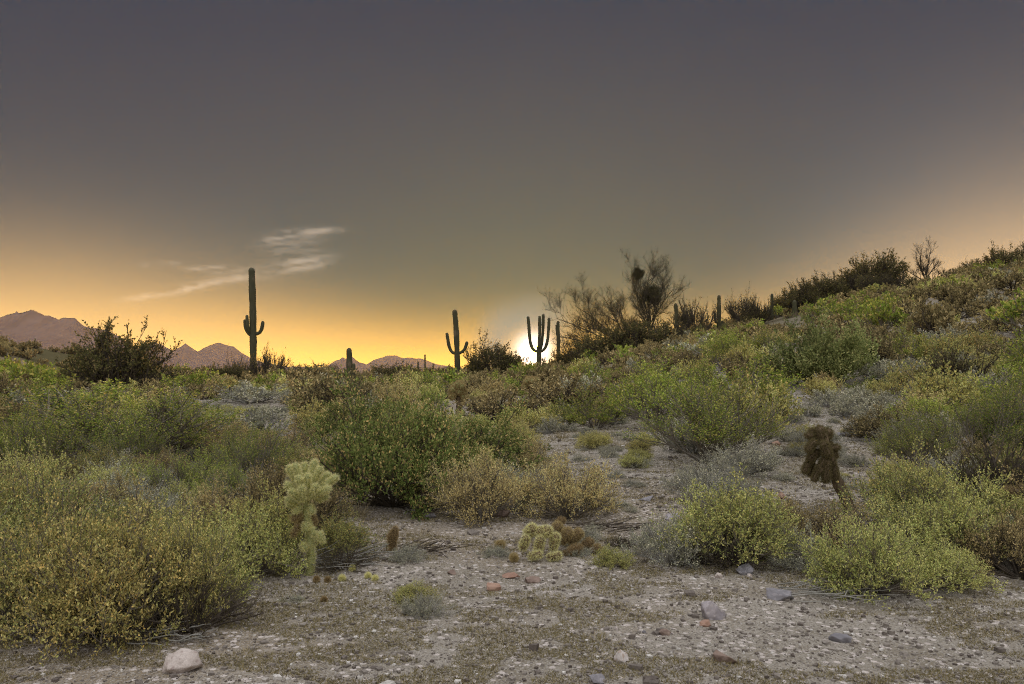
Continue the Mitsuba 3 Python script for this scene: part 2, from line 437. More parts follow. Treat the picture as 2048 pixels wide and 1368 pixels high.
mountain('mountains', 6500, 1400, [(-420, 748), (-260, 690), (-120, 640), (-40, 648), (0, 632), (24, 622), (42, 624), (55, 626), (73, 620), (95, 630), (118, 638), (140, 635), (160, 638), (180, 648), (192, 655), (210, 656), (240, 668), (258, 676), (285, 700), (330, 722), (400, 740), (440, 748)], 3,
         'hazy rose brown mountain massif with two rounded tops on the left')
mountain('mountains_001', 8500, 1200, [(225, 748), (262, 708), (300, 694), (320, 684), (334, 690), (349, 700), (360, 694), (373, 687), (386, 695), (402, 703), (415, 694), (430, 688), (447, 685), (462, 690), (476, 692), (490, 704), (520, 718), (560, 730), (620, 733), (680, 741), (720, 748)], 11,
         'row of pointed hazy hills between the big massif and the tall saguaro')
mountain('mountains_002', 11000, 1300, [(560, 748), (600, 736), (650, 733), (668, 722), (684, 713), (694, 716), (706, 712), (722, 724), (734, 728), (748, 718), (762, 713), (775, 710), (790, 712), (812, 714), (840, 717), (870, 726), (910, 734), (980, 738), (1100, 738), (1250, 740), (1400, 748)], 23,
         'low jagged orange mountains on the horizon left of the sun')
scene['haze'] = {'type': 'cube', 'to_world': T().translate([0, 0, 347]).scale([14900, 14900, 355]), 'bsdf': {'type': 'null'}, 'interior': {'type': 'ref', 'id': 'haze_air'}}
tag('haze', 'thin warm evening haze', 'haze', kind='stuff')

# ------------------------------------------------------------------ saguaros
def sweep(path, rad, sides=48, ribs=12, deep=.1, ref=(0, 1, 0)):
    path, rad = np.asarray(path, float), np.asarray(rad, float)
    t = unit(np.gradient(path, axis=0))
    a = unit(np.cross(np.broadcast_to(ref, t.shape), t))
    b = np.cross(t, a)
    th = np.arange(sides) * 2 * np.pi / sides
    m = 1 + deep * np.cos(ribs * th) if ribs else np.ones(sides)
    V = path[:, None] + rad[:, None, None] * m[None, :, None] * (np.cos(th)[None, :, None] * a[:, None] + np.sin(th)[None, :, None] * b[:, None])
    n = len(path)
    i, j = np.meshgrid(np.arange(n - 1), np.arange(sides), indexing='ij')
    q = np.stack([i * sides + j, i * sides + (j + 1) % sides, (i + 1) * sides + (j + 1) % sides, (i + 1) * sides + j], -1).reshape(-1, 4)
    F = np.vstack([q[:, [0, 1, 2]], q[:, [0, 2, 3]]])
    V = np.vstack([V.reshape(-1, 3), path[:1], path[-1:]])
    k = np.arange(sides)
    F = np.vstack([F, np.stack([(k + 1) % sides, k, k * 0 + n * sides], 1), np.stack([(n - 1) * sides + k, (n - 1) * sides + (k + 1) % sides, k * 0 + n * sides + 1], 1)])
    return V, F


def smooth_path(pts, n=40):
    pts = np.array(pts, float)
    u = np.concatenate([[0], np.cumsum(np.linalg.norm(np.diff(pts, axis=0), axis=1))])
    f = PchipInterpolator(u, pts)
    return f(np.linspace(0, u[-1], n)), u[-1]


def column(pts, r, n=40, neck=.8, waist=None):
    """A ribbed column along the points with a rounded top."""
    path, L = smooth_path(pts, n)
    tip = 1.3 * r
    d = np.linspace(0, L, n)
    k = d > L - tip
    keep = path[~k]
    s = np.linspace(0, .985, 8)
    last, dirn = keep[-1], unit(path[-1] - keep[-1])
    cap = last + dirn * (s[1:, None] * tip)
    rr = r * np.interp(d[~k] / L, [0, .12, .35, .8, 1], waist or [neck, .93, 1.0, .97, .9])
    rr = rr * (1 + .05 * np.sin(d[~k] * 3.1 + r * 40) + .03 * np.sin(d[~k] * 7.7))
    return np.vstack([keep, cap]), np.concatenate([rr, rr[-1] * np.sqrt(1 - s[1:] ** 2)])


def saguaro(px, y, top, base, r, label, arms=(), lean=0, group=None, ribs=13):
    """px, top, base: where the photograph has it; y its distance; arms: lists of (px, row) from the joint outwards, and a radius."""
    key = numbered('saguaro_cactus')
    g = stand(px, y)
    pt = lambda c, rw, dy=0: EYE + ray(c, rw) * y + np.array([0, dy, 0])
    foot = pt(px, base)
    foot[2] = min(foot[2], g[2]) - .1
    head = pt(px + lean, top)
    mid = foot * .45 + head * .55 + np.array([-.012 * lean, 0, 0])
    P, R = column([foot, mid, head], r * .86)
    add(f'{key}__trunk', mikit.ply(sweep(P, R, ribs=ribs), 'mat_saguaro', smooth=True))
    for i, (pts, ra, dy) in enumerate(arms):
        q = [pt(c, rw, dy * min(1, j / 1.5)) for j, (c, rw) in enumerate(pts)]
        P, R = column(q, ra * .84, 34, .85, [.75, .95, 1, 1, .92])
        add(f'{key}__arm' + (f'_{i:03d}' if i else ''), mikit.ply(sweep(P, R, 40, 10), 'mat_saguaro', smooth=True))
    tag(key, label, 'cactus', group)
    return key


saguaro(507, 64, 531, 764, .29, 'tall straight saguaro with three short upturned arms, left of the cirrus cloud', lean=-4,
        arms=[([(506, 672), (499, 668), (492, 655), (490, 638)], .155, -.05), ([(506, 668), (500, 662), (497, 650), (496, 629)], .15, -.25), ([(508, 668), (517, 666), (523, 656), (525, 641)], .15, .1)])
saguaro(699, 68, 695, 768, .27, 'stout short saguaro with a second stub fused to its right side', lean=-1, arms=[([(704, 764), (707, 752), (708, 740), (708, 726)], .17, -.1)])
saguaro(915, 60, 617, 778, .22, 'saguaro with one arm curving up on each side, right of the low jagged mountains', lean=-6,
        arms=[([(914, 708), (904, 704), (898, 692), (895, 676), (893, 664)], .13, .1), ([(915, 707), (925, 703), (931, 695), (934, 682)], .125, -.1)])
saguaro(1078, 78, 688, 752, .25, 'saguaro shaped like a candelabra standing in front of the sun', lean=0,
        arms=[([(1077, 704), (1066, 698), (1060, 680), (1058, 655), (1056, 631)], .165, .1), ([(1078, 703), (1078, 690), (1079, 665), (1079, 631)], .16, -.3), ([(1080, 703), (1083, 690), (1086, 660), (1087, 626)], .16, .3), ([(1081, 704), (1090, 696), (1095, 680), (1097, 660), (1098, 634)], .155, -.1)])
saguaro(1117, 68, 640, 735, .15, 'slim single saguaro between the candelabra saguaro and the palo verde', lean=-1, arms=[([(1116, 676), (1114, 672), (1113, 662), (1112, 648)], .07, 0)])
saguaro(1038, 84, 710, 752, .2, 'short stub of a saguaro just left of the sun')
saguaro(1007, 80, 702, 755, .24, 'short thick saguaro half hidden in the bush left of the sun')
saguaro(850, 150, 708, 756, .17, 'small thin saguaro far off behind the flat, the taller of two')
saguaro(836, 150, 722, 756, .17, 'small thin saguaro far off behind the flat, the shorter of two')
saguaro(1354, 72, 604, 690, .19, 'slim saguaro on the slope beside the tree with dark clumps', arms=[([(1354, 664), (1360, 660), (1364, 652), (1365, 640)], .11, .1)], lean=-3)
saguaro(1438, 72, 588, 672, .19, 'tallest slim saguaro on the slope skyline with a stubby arm low on its left', arms=[([(1437, 646), (1431, 643), (1430, 634), (1430, 624)], .14, -.1), ([(1438, 655), (1444, 650), (1446, 640)], .13, .2)], lean=0)
saguaro(1544, 72, 587, 660, .15, 'thin bare saguaro pole rising from the slope skyline')
saguaro(1538, 71, 617, 662, .13, 'short saguaro close beside the thin pole on the slope')
saguaro(1589, 66, 600, 680, .22, 'dark stout saguaro buried in bushes on the slope skyline')
saguaro(1932, 72, 527, 575, .12, 'small dark saguaro near the top of the right slope', arms=[([(1932, 552), (1927, 549), (1925, 540)], .08, 0)])

# ------------------------------------------------------------------ shrub prototypes: near, middle and far of each kind
GROUPS = {}


def proto(kind, lod, made):
    parts, ext = made
    lst = GROUPS.setdefault((kind, lod), [])
    key = f'group_{kind}_{lod}_{len(lst)}'
    scene[key] = {'type': 'shapegroup', **parts}
    lst.append((key, ext))


for s in range(4):
    proto('bursage_shrub', 'near', shrub(10 + s, .52, .55, 62, 7, 8, 8, .0135, fill=.74, sub=.36))
    proto('bursage_shrub', 'mid', shrub(20 + s, .52, .55, 32, 6, 5, 5, .028, fill=.74, sub=.36))
    proto('bursage_shrub', 'far', shrub(30 + s, .52, .5, 16, 4, 4, 3, .07, fill=.74, sub=.36, thick=2))
    proto('creosote_bush', 'near', shrub(40 + s, .75, 1.1, 28, 9, 8, 8, .0145, r0=.011, fill=.62, spread=1.05, sub=.38, ang=.55, up=.35, stem='mat_twig', mat='mat_creosote_leaf', flowers=110, t0=.35))
    proto('creosote_bush', 'mid', shrub(50 + s, .75, 1.1, 24, 7, 6, 5, .030, r0=.012, fill=.62, spread=1.1, sub=.38, ang=.55, up=.35, stem='mat_twig', mat='mat_creosote_leaf', flowers=40, t0=.45))
    proto('creosote_bush', 'far', shrub(60 + s, .75, 1.0, 14, 5, 4, 3, .08, r0=.012, fill=.62, spread=1.1, sub=.38, up=.35, stem='mat_twig', mat='mat_creosote_leaf', thick=1.8, t0=.4))
for s in range(3):
    proto('dry_bursage', 'near', shrub(210 + s, .52, .55, 54, 7, 8, 6, .0135, fill=.74, sub=.36, mat='mat_dry_leaf'))
    proto('dry_bursage', 'mid', shrub(215 + s, .52, .55, 32, 6, 5, 5, .026, fill=.74, sub=.36, mat='mat_dry_leaf'))
    proto('gray_shrub', 'near', shrub(70 + s, .5, .5, 46, 8, 7, 4, .015, fill=.8, sub=.34, stem='mat_gray_twig', mat='mat_gray_leaf', bare=.25, up=.3))
    proto('gray_shrub', 'mid', shrub(80 + s, .5, .5, 32, 6, 5, 3, .032, fill=.8, sub=.34, stem='mat_gray_twig', mat='mat_gray_leaf', thick=1.5, bare=.2, up=.3))
    proto('gray_shrub', 'far', shrub(85 + s, .5, .48, 18, 4, 4, 3, .07, fill=.8, sub=.34, stem='mat_gray_twig', mat='mat_gray_leaf', thick=2.5))
    proto('leafy_bush', 'near', shrub(90 + s, .9, .95, 70, 8, 8, 7, .024, r0=.009, fill=.8, spread=1.5, t0=.12, sub=.3, fsub=.13, mat='mat_green_leaf', stem='mat_dark_twig'))
    proto('leafy_bush', 'mid', shrub(95 + s, .9, .95, 50, 7, 5, 4, .045, r0=.01, fill=.8, spread=1.5, t0=.12, sub=.3, fsub=.13, mat='mat_green_leaf', stem='mat_dark_twig'))
    proto('scrub_bush', 'near', shrub(225 + s, .7, .65, 50, 7, 7, 6, .018, r0=.01, fill=.78, sub=.32, mat='mat_scrub_leaf', stem='mat_dark_twig'))
    proto('scrub_bush', 'mid', shrub(100 + s, .7, .65, 34, 6, 5, 4, .034, r0=.01, fill=.78, sub=.32, mat='mat_scrub_leaf', stem='mat_dark_twig', thick=1.4))
    proto('scrub_bush', 'far', shrub(110 + s, .7, .65, 20, 5, 4, 3, .075, r0=.01, fill=.78, sub=.32, mat='mat_scrub_leaf', stem='mat_dark_twig', thick=2.2))
    proto('verde_bush', 'mid', shrub(120 + s, 1.1, 1.5, 64, 8, 7, 5, .045, r0=.008, fill=.72, spread=1.4, sub=.34, fsub=.13, ang=.5, up=.5, t0=.12, mat='mat_verde_leaf', stem='mat_green_twig'))
    proto('mesquite_bush', 'mid', shrub(130 + s, 1.3, 1.5, 36, 9, 7, 5, .055, r0=.022, fill=.66, spread=1.25, sub=.36, fsub=.15, ang=.75, up=.25, mat='mat_mesquite_leaf', stem='mat_dark_twig', thick=1.3, bare=.15))
    proto('twiggy_bush', 'mid', shrub(140 + s, 1.0, 1.3, 18, 8, 7, 2, .045, r0=.02, fill=.62, spread=1.2, sub=.42, fsub=.18, ang=.75, up=.25, mat='mat_mesquite_leaf', stem='mat_dark_twig', thick=1.6, bare=.4))
    proto('dry_grass_tuft', 'near', grass_tuft(150 + s, 160, .16, .34, .0017))
    proto('dry_grass_tuft', 'mid', grass_tuft(160 + s, 90, .2, .36, .004))
    proto('dry_grass_tuft', 'far', grass_tuft(165 + s, 40, .25, .36, .010))
proto('dark_scrub', 'mid', shrub(170, .6, .5, 34, 7, 6, 1, .02, fill=.8, sub=.36, mat='mat_mesquite_leaf', stem='mat_dark_twig', thick=1.4, bare=.5))

RNG = np.random.default_rng(77)
TAKEN = []


def plant(kind, P, w, h, label, group=None, category='shrub', lod=None, sink=.02):
    """A copy of one of the kind's prototypes, w metres wide and h high, at the ground point P."""
    d = math.hypot(P[0], P[1])
    want = lod or ('near' if d < 14 else 'mid' if d < 30 else 'far')
    order = {'near': ('near', 'mid', 'far'), 'mid': ('mid', 'near', 'far'), 'far': ('far', 'mid', 'near')}[want]
    lst = next(GROUPS[kind, o] for o in order if (kind, o) in GROUPS)
    key, (er, eh) = lst[RNG.integers(len(lst))]
    sx, sz = w / 2 / er, h / eh
    m = T().translate([float(P[0]), float(P[1]), float(P[2]) - sink]).rotate([0, 0, 1], float(RNG.uniform(0, 360))).scale([sx, sx * float(RNG.uniform(.9, 1.1)), sz])
    k = numbered(kind)
    add(k, {'type': 'instance', 'shapes': {'type': 'ref', 'id': key}, 'to_world': m}, label, category, group)
    TAKEN.append((P[0], P[1], w / 2))
    return k


def put(kind, px, py, w, h, label, y=None, group=None, category='shrub', lod=None):
    """At the ground point seen at (px, py); w and h in pixels of the photograph at that distance."""
    P = ground(px, py) if y is None else stand(px, y)
    s = P[1] / FPX
    return plant(kind, P, w * s, h * s, label, group, category, lod)


# in front, left
put('bursage_shrub', 70, 1262, 290, 230, 'big yellow bursage shrub in the bottom left corner at the picture edge')
put('bursage_shrub', 215, 1268, 320, 235, 'wide golden bursage shrub in the left foreground, behind the big pale pink stone')
put('bursage_shrub', 350, 1235, 240, 190, 'golden bursage shrub with a dark twiggy underside at the edge of the gravel, lower left')
put('dark_scrub', 385, 1262, 230, 120, 'low tangle of bare dark twigs under the golden shrubs, lower left')
put('bursage_shrub', 60, 1130, 260, 190, 'olive yellow bursage shrub at the left edge, behind the corner shrub')
put('gray_shrub', 285, 1085, 210, 115, 'dark hollow grey shrub in the middle of the left thicket')
put('dry_bursage', 420, 1090, 180, 120, 'dull brown bursage shrub left of the straw tuft')
put('bursage_shrub', 508, 1146, 215, 150, 'olive bursage shrub at the foot of the pale spiny cactus, left side')
put('bursage_shrub', 682, 1104, 120, 70, 'low olive bursage shrub at the foot of the pale spiny cactus, right side')
put('dark_scrub', 690, 1138, 130, 55, 'dark dead twiggy brush lying right of the pale spiny cactus')
put('dry_grass_tuft', 432, 1128, 70, 95, 'pale straw tuft leaning over in the left thicket', category='grass')
put('gray_shrub', 520, 1060, 190, 110, 'pale grey dry shrub behind the pale spiny cactus')
put('gray_shrub', 215, 1030, 150, 90, 'small pale grey shrub in the left thicket below the leafy mass')
put('creosote_bush', 250, 925, 360, 150, 'broad yellow green creosote bush in the left middle ground')
put('creosote_bush', 70, 960, 210, 140, 'green creosote bush at the left edge behind the grey shrubs')
put('leafy_bush', 40, 905, 170, 90, 'dark blue green bush at the left edge of the middle ground')
put('creosote_bush', 385, 880, 190, 95, 'yellow green creosote bush right of the broad one, left middle ground')
put('creosote_bush', 150, 850, 260, 90, 'creosote bush in front of the large dark bush on the left')
put('mesquite_bush', 232, 792, 205, 140, 'large dark round creosote-like bush on the left in front of the mountains', lod='mid')
put('gray_shrub', 70, 850, 150, 70, 'pale blue grey shrub at the far left in the middle ground')
# in front, middle
put('leafy_bush', 790, 1012, 290, 215, 'dense dark green bush in the centre, its tall left half')
put('leafy_bush', 930, 960, 300, 130, 'dense olive green bush in the centre, its lower right half')
put('leafy_bush', 730, 905, 230, 110, 'dark green bush behind the tall central green bush')
put('dry_bursage', 862, 1016, 120, 105, 'small tan bursage shrub in front of the central green bush')
put('dry_bursage', 965, 1038, 185, 130, 'tan bursage shrub in front of the central green bush, right of the small one')
put('dry_bursage', 1060, 960, 120, 80, 'reddish tan bursage shrub behind the two tan shrubs in the centre')
put('dry_bursage', 1135, 1036, 175, 120, 'tan open bursage shrub beside the reddish path, behind the fallen cactus')
put('dry_bursage', 640, 985, 130, 90, 'tan bursage shrub left of the tall central green bush')
put('dry_bursage', 560, 945, 190, 90, 'brownish bursage shrub behind the pale spiny cactus')
put('scrub_bush', 1000, 850, 200, 70, 'reddish brown scrub below the sun')
put('scrub_bush', 1130, 830, 180, 80, 'red brown scrub right of the sun glow')
put('scrub_bush', 670, 838, 190, 95, 'very dark round scrub bush behind the bare patch')
put('gray_shrub', 500, 806, 130, 38, 'low tan grey shrub behind the bare sandy patch, left')
put('gray_shrub', 600, 815, 80, 36, 'low tan grey shrub behind the bare sandy patch, right')
put('gray_shrub', 530, 868, 160, 55, 'tan grey dome shrub in front of the bare sandy patch')
# in front, right
put('creosote_bush', 1415, 925, 240, 165, 'open creosote bush with bare pale stems right of the reddish path')
put('creosote_bush', 1320, 860, 190, 125, 'creosote bush with pale seed dots behind the open creosote bush, left')
put('creosote_bush', 1500, 840, 200, 120, 'creosote bush with pale seed dots behind the open creosote bush, right')
put('gray_shrub', 1490, 948, 140, 70, 'small grey shrub in front of the open creosote bush')
put('bursage_shrub', 1455, 1118, 240, 150, 'yellow tan bursage shrub in the right foreground')
put('dark_scrub', 1460, 1130, 200, 60, 'dark twig tangle under the yellow tan shrub, right foreground')
put('dry_bursage', 1560, 1085, 130, 90, 'pale bursage shrub behind the yellow tan shrub, right foreground')
put('bursage_shrub', 1745, 1188, 225, 150, 'olive yellow bursage shrub in front of the leaning cactus')
put('gray_shrub', 1610, 1140, 140, 90, 'blue grey twiggy shrub between the two yellow shrubs, right foreground')
put('bursage_shrub', 1850, 1070, 240, 150, 'round olive bursage shrub right of the leaning cactus')
put('scrub_bush', 1765, 882, 130, 68, 'dark olive scrub bush behind the leaning cactus', lod='mid')
put('creosote_bush', 1950, 925, 230, 125, 'bright yellow green creosote bush near the right edge')
put('creosote_bush', 2035, 905, 200, 150, 'bright green creosote bush at the right edge of the picture')
put('creosote_bush', 1850, 860, 150, 70, 'low creosote bush left of the bright ones on the right')
put('twiggy_bush', 2010, 1050, 210, 180, 'leafless dark twiggy bush at the right edge above the grey blades', lod='mid')
put('gray_shrub', 2030, 1120, 170, 90, 'grey green spiky shrub at the right edge, lowest one')
put('verde_bush', 1645, 772, 170, 135, 'bright feathery green palo verde bush on the lower slope', lod='mid')
put('scrub_bush', 1735, 745, 110, 105, 'grey green tall bush right of the feathery green bush', lod='mid')
put('leafy_bush', 1750, 790, 100, 40, 'low dark green bush below the feathery green bush', lod='mid')
put('twiggy_bush', 1915, 785, 130, 95, 'pale leafless twiggy bush on the slope near the right edge', lod='mid')
put('gray_shrub', 1985, 800, 110, 60, 'blue grey shrub on the slope beside the leafless twiggy bush', lod='mid')
put('gray_shrub', 1655, 812, 80, 36, 'low brown grey shrub below the feathery green bush, left', lod='mid')
put('gray_shrub', 1730, 822, 110, 42, 'low brown grey shrub below the feathery green bush, right', lod='mid')
# on the skyline, left and middle
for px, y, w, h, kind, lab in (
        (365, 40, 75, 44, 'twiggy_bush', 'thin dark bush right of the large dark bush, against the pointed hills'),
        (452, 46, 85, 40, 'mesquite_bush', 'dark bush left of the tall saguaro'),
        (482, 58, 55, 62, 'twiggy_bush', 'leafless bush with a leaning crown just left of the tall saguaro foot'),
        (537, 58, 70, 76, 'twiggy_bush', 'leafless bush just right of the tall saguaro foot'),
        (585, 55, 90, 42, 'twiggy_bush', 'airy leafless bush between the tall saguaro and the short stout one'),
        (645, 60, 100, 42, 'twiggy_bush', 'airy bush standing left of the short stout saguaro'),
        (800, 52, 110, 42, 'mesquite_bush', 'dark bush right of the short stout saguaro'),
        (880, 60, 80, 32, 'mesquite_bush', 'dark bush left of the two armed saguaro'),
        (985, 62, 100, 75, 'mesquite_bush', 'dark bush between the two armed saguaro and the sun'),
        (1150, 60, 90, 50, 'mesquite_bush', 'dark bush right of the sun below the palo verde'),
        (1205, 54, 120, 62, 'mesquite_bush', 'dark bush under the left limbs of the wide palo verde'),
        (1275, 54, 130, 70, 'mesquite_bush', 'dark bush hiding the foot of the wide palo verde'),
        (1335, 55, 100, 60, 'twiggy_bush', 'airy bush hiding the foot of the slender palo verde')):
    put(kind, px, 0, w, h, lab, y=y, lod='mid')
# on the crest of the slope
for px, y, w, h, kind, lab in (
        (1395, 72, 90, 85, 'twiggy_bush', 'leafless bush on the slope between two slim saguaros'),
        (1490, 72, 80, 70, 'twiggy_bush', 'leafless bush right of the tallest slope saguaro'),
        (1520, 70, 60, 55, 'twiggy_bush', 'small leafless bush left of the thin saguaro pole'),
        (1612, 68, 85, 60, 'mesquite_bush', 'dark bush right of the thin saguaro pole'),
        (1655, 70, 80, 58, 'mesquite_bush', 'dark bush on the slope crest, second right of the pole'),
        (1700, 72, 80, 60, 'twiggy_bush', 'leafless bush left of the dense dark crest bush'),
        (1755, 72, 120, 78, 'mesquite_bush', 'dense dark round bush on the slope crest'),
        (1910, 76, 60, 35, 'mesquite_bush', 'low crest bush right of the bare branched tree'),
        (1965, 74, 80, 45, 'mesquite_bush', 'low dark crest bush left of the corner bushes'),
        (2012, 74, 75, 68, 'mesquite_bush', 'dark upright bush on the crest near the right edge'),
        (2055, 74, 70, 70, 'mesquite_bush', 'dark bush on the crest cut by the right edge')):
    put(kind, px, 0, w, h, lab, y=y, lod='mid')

# ------------------------------------------------------------------ palo verde with mistletoe, and its wide neighbour
def tree(name, label, base, limbs, seed, k=(10, 8, 7), L=(.45, .42, .3), up=.14, leaf=.055, r0=.06, twig='mat_dark_twig', ang=.85, lpt=4):
    rng = np.random.default_rng(seed)
    key = numbered(name)
    n = max(len(l) for l in limbs)
    P = np.stack([smooth_path(np.array(l) + base, 6)[0] for l in limbs])
    Ls = np.linalg.norm(P[:, -1] - P[:, 0], axis=1)
    R = np.stack([r0 * (.6 + .4 * x / Ls.max()) * np.linspace(1, .35, 6) for x in Ls])
    P2, R2 = grow(P, R, k[0], .3, 1, Ls * L[0], ang, up, rng, n=4, r=.6, wig=.2)
    P3, R3 = grow(P2, R2, k[1], .25, 1, np.repeat(Ls * L[0], k[0]) * L[1] * 1.2, ang, up, rng, n=3, r=.65, wig=.2)
    P4, R4 = grow(P3, R3, k[2], .2, 1, np.repeat(np.repeat(Ls * L[0], k[0]), k[1]) * L[1] * L[2] * 2.2, ang * 1.1, up, rng, n=2, r=.7, wig=.05)
    a, b, c = Mesh(), Mesh(), Mesh()
    tubes(a, P, R, 7)
    tubes(b, P2, np.maximum(R2, .012), 4)
    tubes(b, P3, np.maximum(R3, .008), 3)
    spikes(b, P4[:, 0], P4[:, 1], np.maximum(R4[:, 0], .007), rng)
    q = rng.uniform(.2, 1.05, (len(P4), lpt, 1))
    C = (P4[:, None, 0] * (1 - q) + P4[:, None, 1] * q).reshape(-1, 3)
    leaves(c, C, unit(rng.normal(size=C.shape) + [0, 0, .4]), leaf * rng.uniform(.6, 1.4, len(C)), leaf * .45, rng)
    add(f'{key}__trunk', a.ply('mat_dark_twig', True))
    add(f'{key}__branches', b.ply(twig))
    add(f'{key}__foliage', c.ply('mat_mesquite_leaf'))
    tag(key, label, 'tree')
    return P2


TREE = stand(1305, 56)
S = 56 / FPX
lim = lambda *p: [(x * S, dy, z * S) for x, dy, z in p]
tree('palo_verde_tree', 'slender palo verde tree with two dark mistletoe clumps, right of the sun', TREE - [0, 0, .1],
     [lim((0, 0, 0), (-6, 0, 40), (-10, 0, 80), (-20, .2, 120), (-28, .3, 150)), lim((0, 0, 0), (-5, 0, 40), (-4, 0, 75), (-14, -.4, 120), (-8, -.5, 152)),
      lim((0, 0, 0), (-3, 0, 40), (6, .2, 70), (16, .3, 110), (26, .2, 142)), lim((0, 0, 0), (-3, .1, 40), (8, -.3, 80), (26, -.5, 110), (38, -.6, 125)), lim((0, 0, 0), (-8, 0, 50), (-26, .1, 85), (-46, 0, 112))], 5, r0=.075, L=(.34, .42, .34), up=.16)
tree('palo_verde_tree', 'wide leaning palo verde spreading to the left, right beside the sun', stand(1262, 57) - [0, 0, .1],
     [lim((0, 0, 0), (-48, 0, 34), (-105, .2, 62), (-150, .4, 80)), lim((0, 0, 0), (-34, .5, 44), (-80, .8, 86), (-112, 1, 108)), lim((0, 0, 0), (-15, -.4, 45), (-40, -.6, 90), (-58, -.8, 122)),
      lim((0, 0, 0), (-5, .3, 40), (-14, .5, 80), (-20, .6, 100)), lim((0, 0, 0), (-50, -.5, 18), (-100, -.7, 32), (-140, -.6, 40)), lim((0, 0, 0), (12, .2, 30), (20, .3, 70)), lim((0, 0, 0), (-25, .9, 35), (-60, 1.3, 60), (-85, 1.4, 62)), lim((-5, 0, 0), (-60, .2, 8), (-110, .2, 22))], 8,
     k=(11, 8, 7), L=(.36, .42, .32), r0=.065, up=.14)

S2 = 76 / FPX
lim2 = lambda *p: [(x * S2, dy, z * S2) for x, dy, z in p]
tree('palo_verde_tree', 'small bare branched tree with a round crown on the slope crest', stand(1856, 76) - [0, 0, .1],
     [lim2((0, 0, 0), (-1, 0, 20), (-10, 0, 42), (-18, .2, 72)), lim2((0, 0, 0), (1, 0, 20), (2, -.2, 50), (8, -.3, 84)), lim2((0, 0, 0), (0, 0, 18), (14, .3, 40), (30, .3, 60)), lim2((0, 0, 0), (-2, 0, 16), (-20, .3, 32), (-38, .4, 46)),
      lim2((0, 0, 0), (2, 0, 14), (18, -.4, 26), (36, -.5, 34)), lim2((0, 0, 0), (0, .2, 24), (-4, .5, 50), (-2, .8, 80))], 17, k=(8, 6, 5), L=(.30, .42, .32), r0=.085, up=.25, lpt=2)


def clump(px, row, y, r, label, seed):
    rng = np.random.default_rng(seed)
    key = numbered('mistletoe_clump')
    c = EYE + ray(px, row) * y
    d = unit(rng.normal(size=(620, 3)) * [1, 1, 1.1])
    L = r * (.25 + 1.0 * meshkit.noise(d * 2.3 + 20, seed)) * rng.uniform(.7, 1.05, 620)
    a, b = Mesh(), Mesh()
    spikes(a, c + d * r * .05, c + d * L[:, None], .012, rng)
    t = rng.uniform(.35, 1.0, (620, 9, 1))
    C = (c + d[:, None] * L[:, None, None] * t + rng.normal(size=(620, 9, 3)) * r * .09).reshape(-1, 3)
    leaves(b, C, unit(rng.normal(size=C.shape)), .10, .045, rng)
    add(f'{key}__stems', a.ply('mat_dark_twig'))
    add(f'{key}__leaves', b.ply('mat_mistletoe_leaf'))
    tag(key, label, 'mistletoe')


clump(1303, 588, 56.0, 30 * S, 'large dark mistletoe clump hanging in the middle of the slender tree', 1)
clump(1276, 548, 56.2, 15 * S, 'small dark mistletoe clump high in the left crown of the slender tree', 2)

# ------------------------------------------------------------------ chollas
def capsule(p0, p1, r, sides=14, n=10, waist=.86, seed=0):
    s = np.linspace(0, 1, n)
    L = np.linalg.norm(p1 - p0)
    prof = np.minimum(1, np.sqrt(np.clip(1 - ((np.abs(s - .5) * 2 - (1 - 2 * min(.5, r / L))) / (2 * min(.5, r / L))).clip(0) ** 2, .01, 1))) * (waist + (1 - waist) * s)
    ref = (0, 1, 0) if abs(unit(p1 - p0)[1]) < .9 else (1, 0, 0)
    V, F = sweep(p0 + (p1 - p0) * s[:, None], r * prof, sides, 7, .08, ref)
    return V + (meshkit.noise(V * 60 + seed, seed)[:, None] - .5) * r * .12, F


def spines(V, F, rng, n, length, width, spread=.38):
    m = Mesh()
    tri = trimesh.Trimesh(V, F, process=False)
    areas = np.maximum(tri.area_faces, 1e-12)
    f = rng.choice(len(F), n, p=areas / areas.sum())
    b = rng.dirichlet([1, 1, 1], n)
    P = (tri.triangles[f] * b[..., None]).sum(1)
    N = tri.face_normals[f]
    P, N = np.repeat(P, 4, 0), np.repeat(N, 4, 0)
    D = unit(N + rng.normal(size=N.shape) * spread)
    blades(m, P, D, length * rng.uniform(.55, 1.15, len(P)), width, rng)
    return m


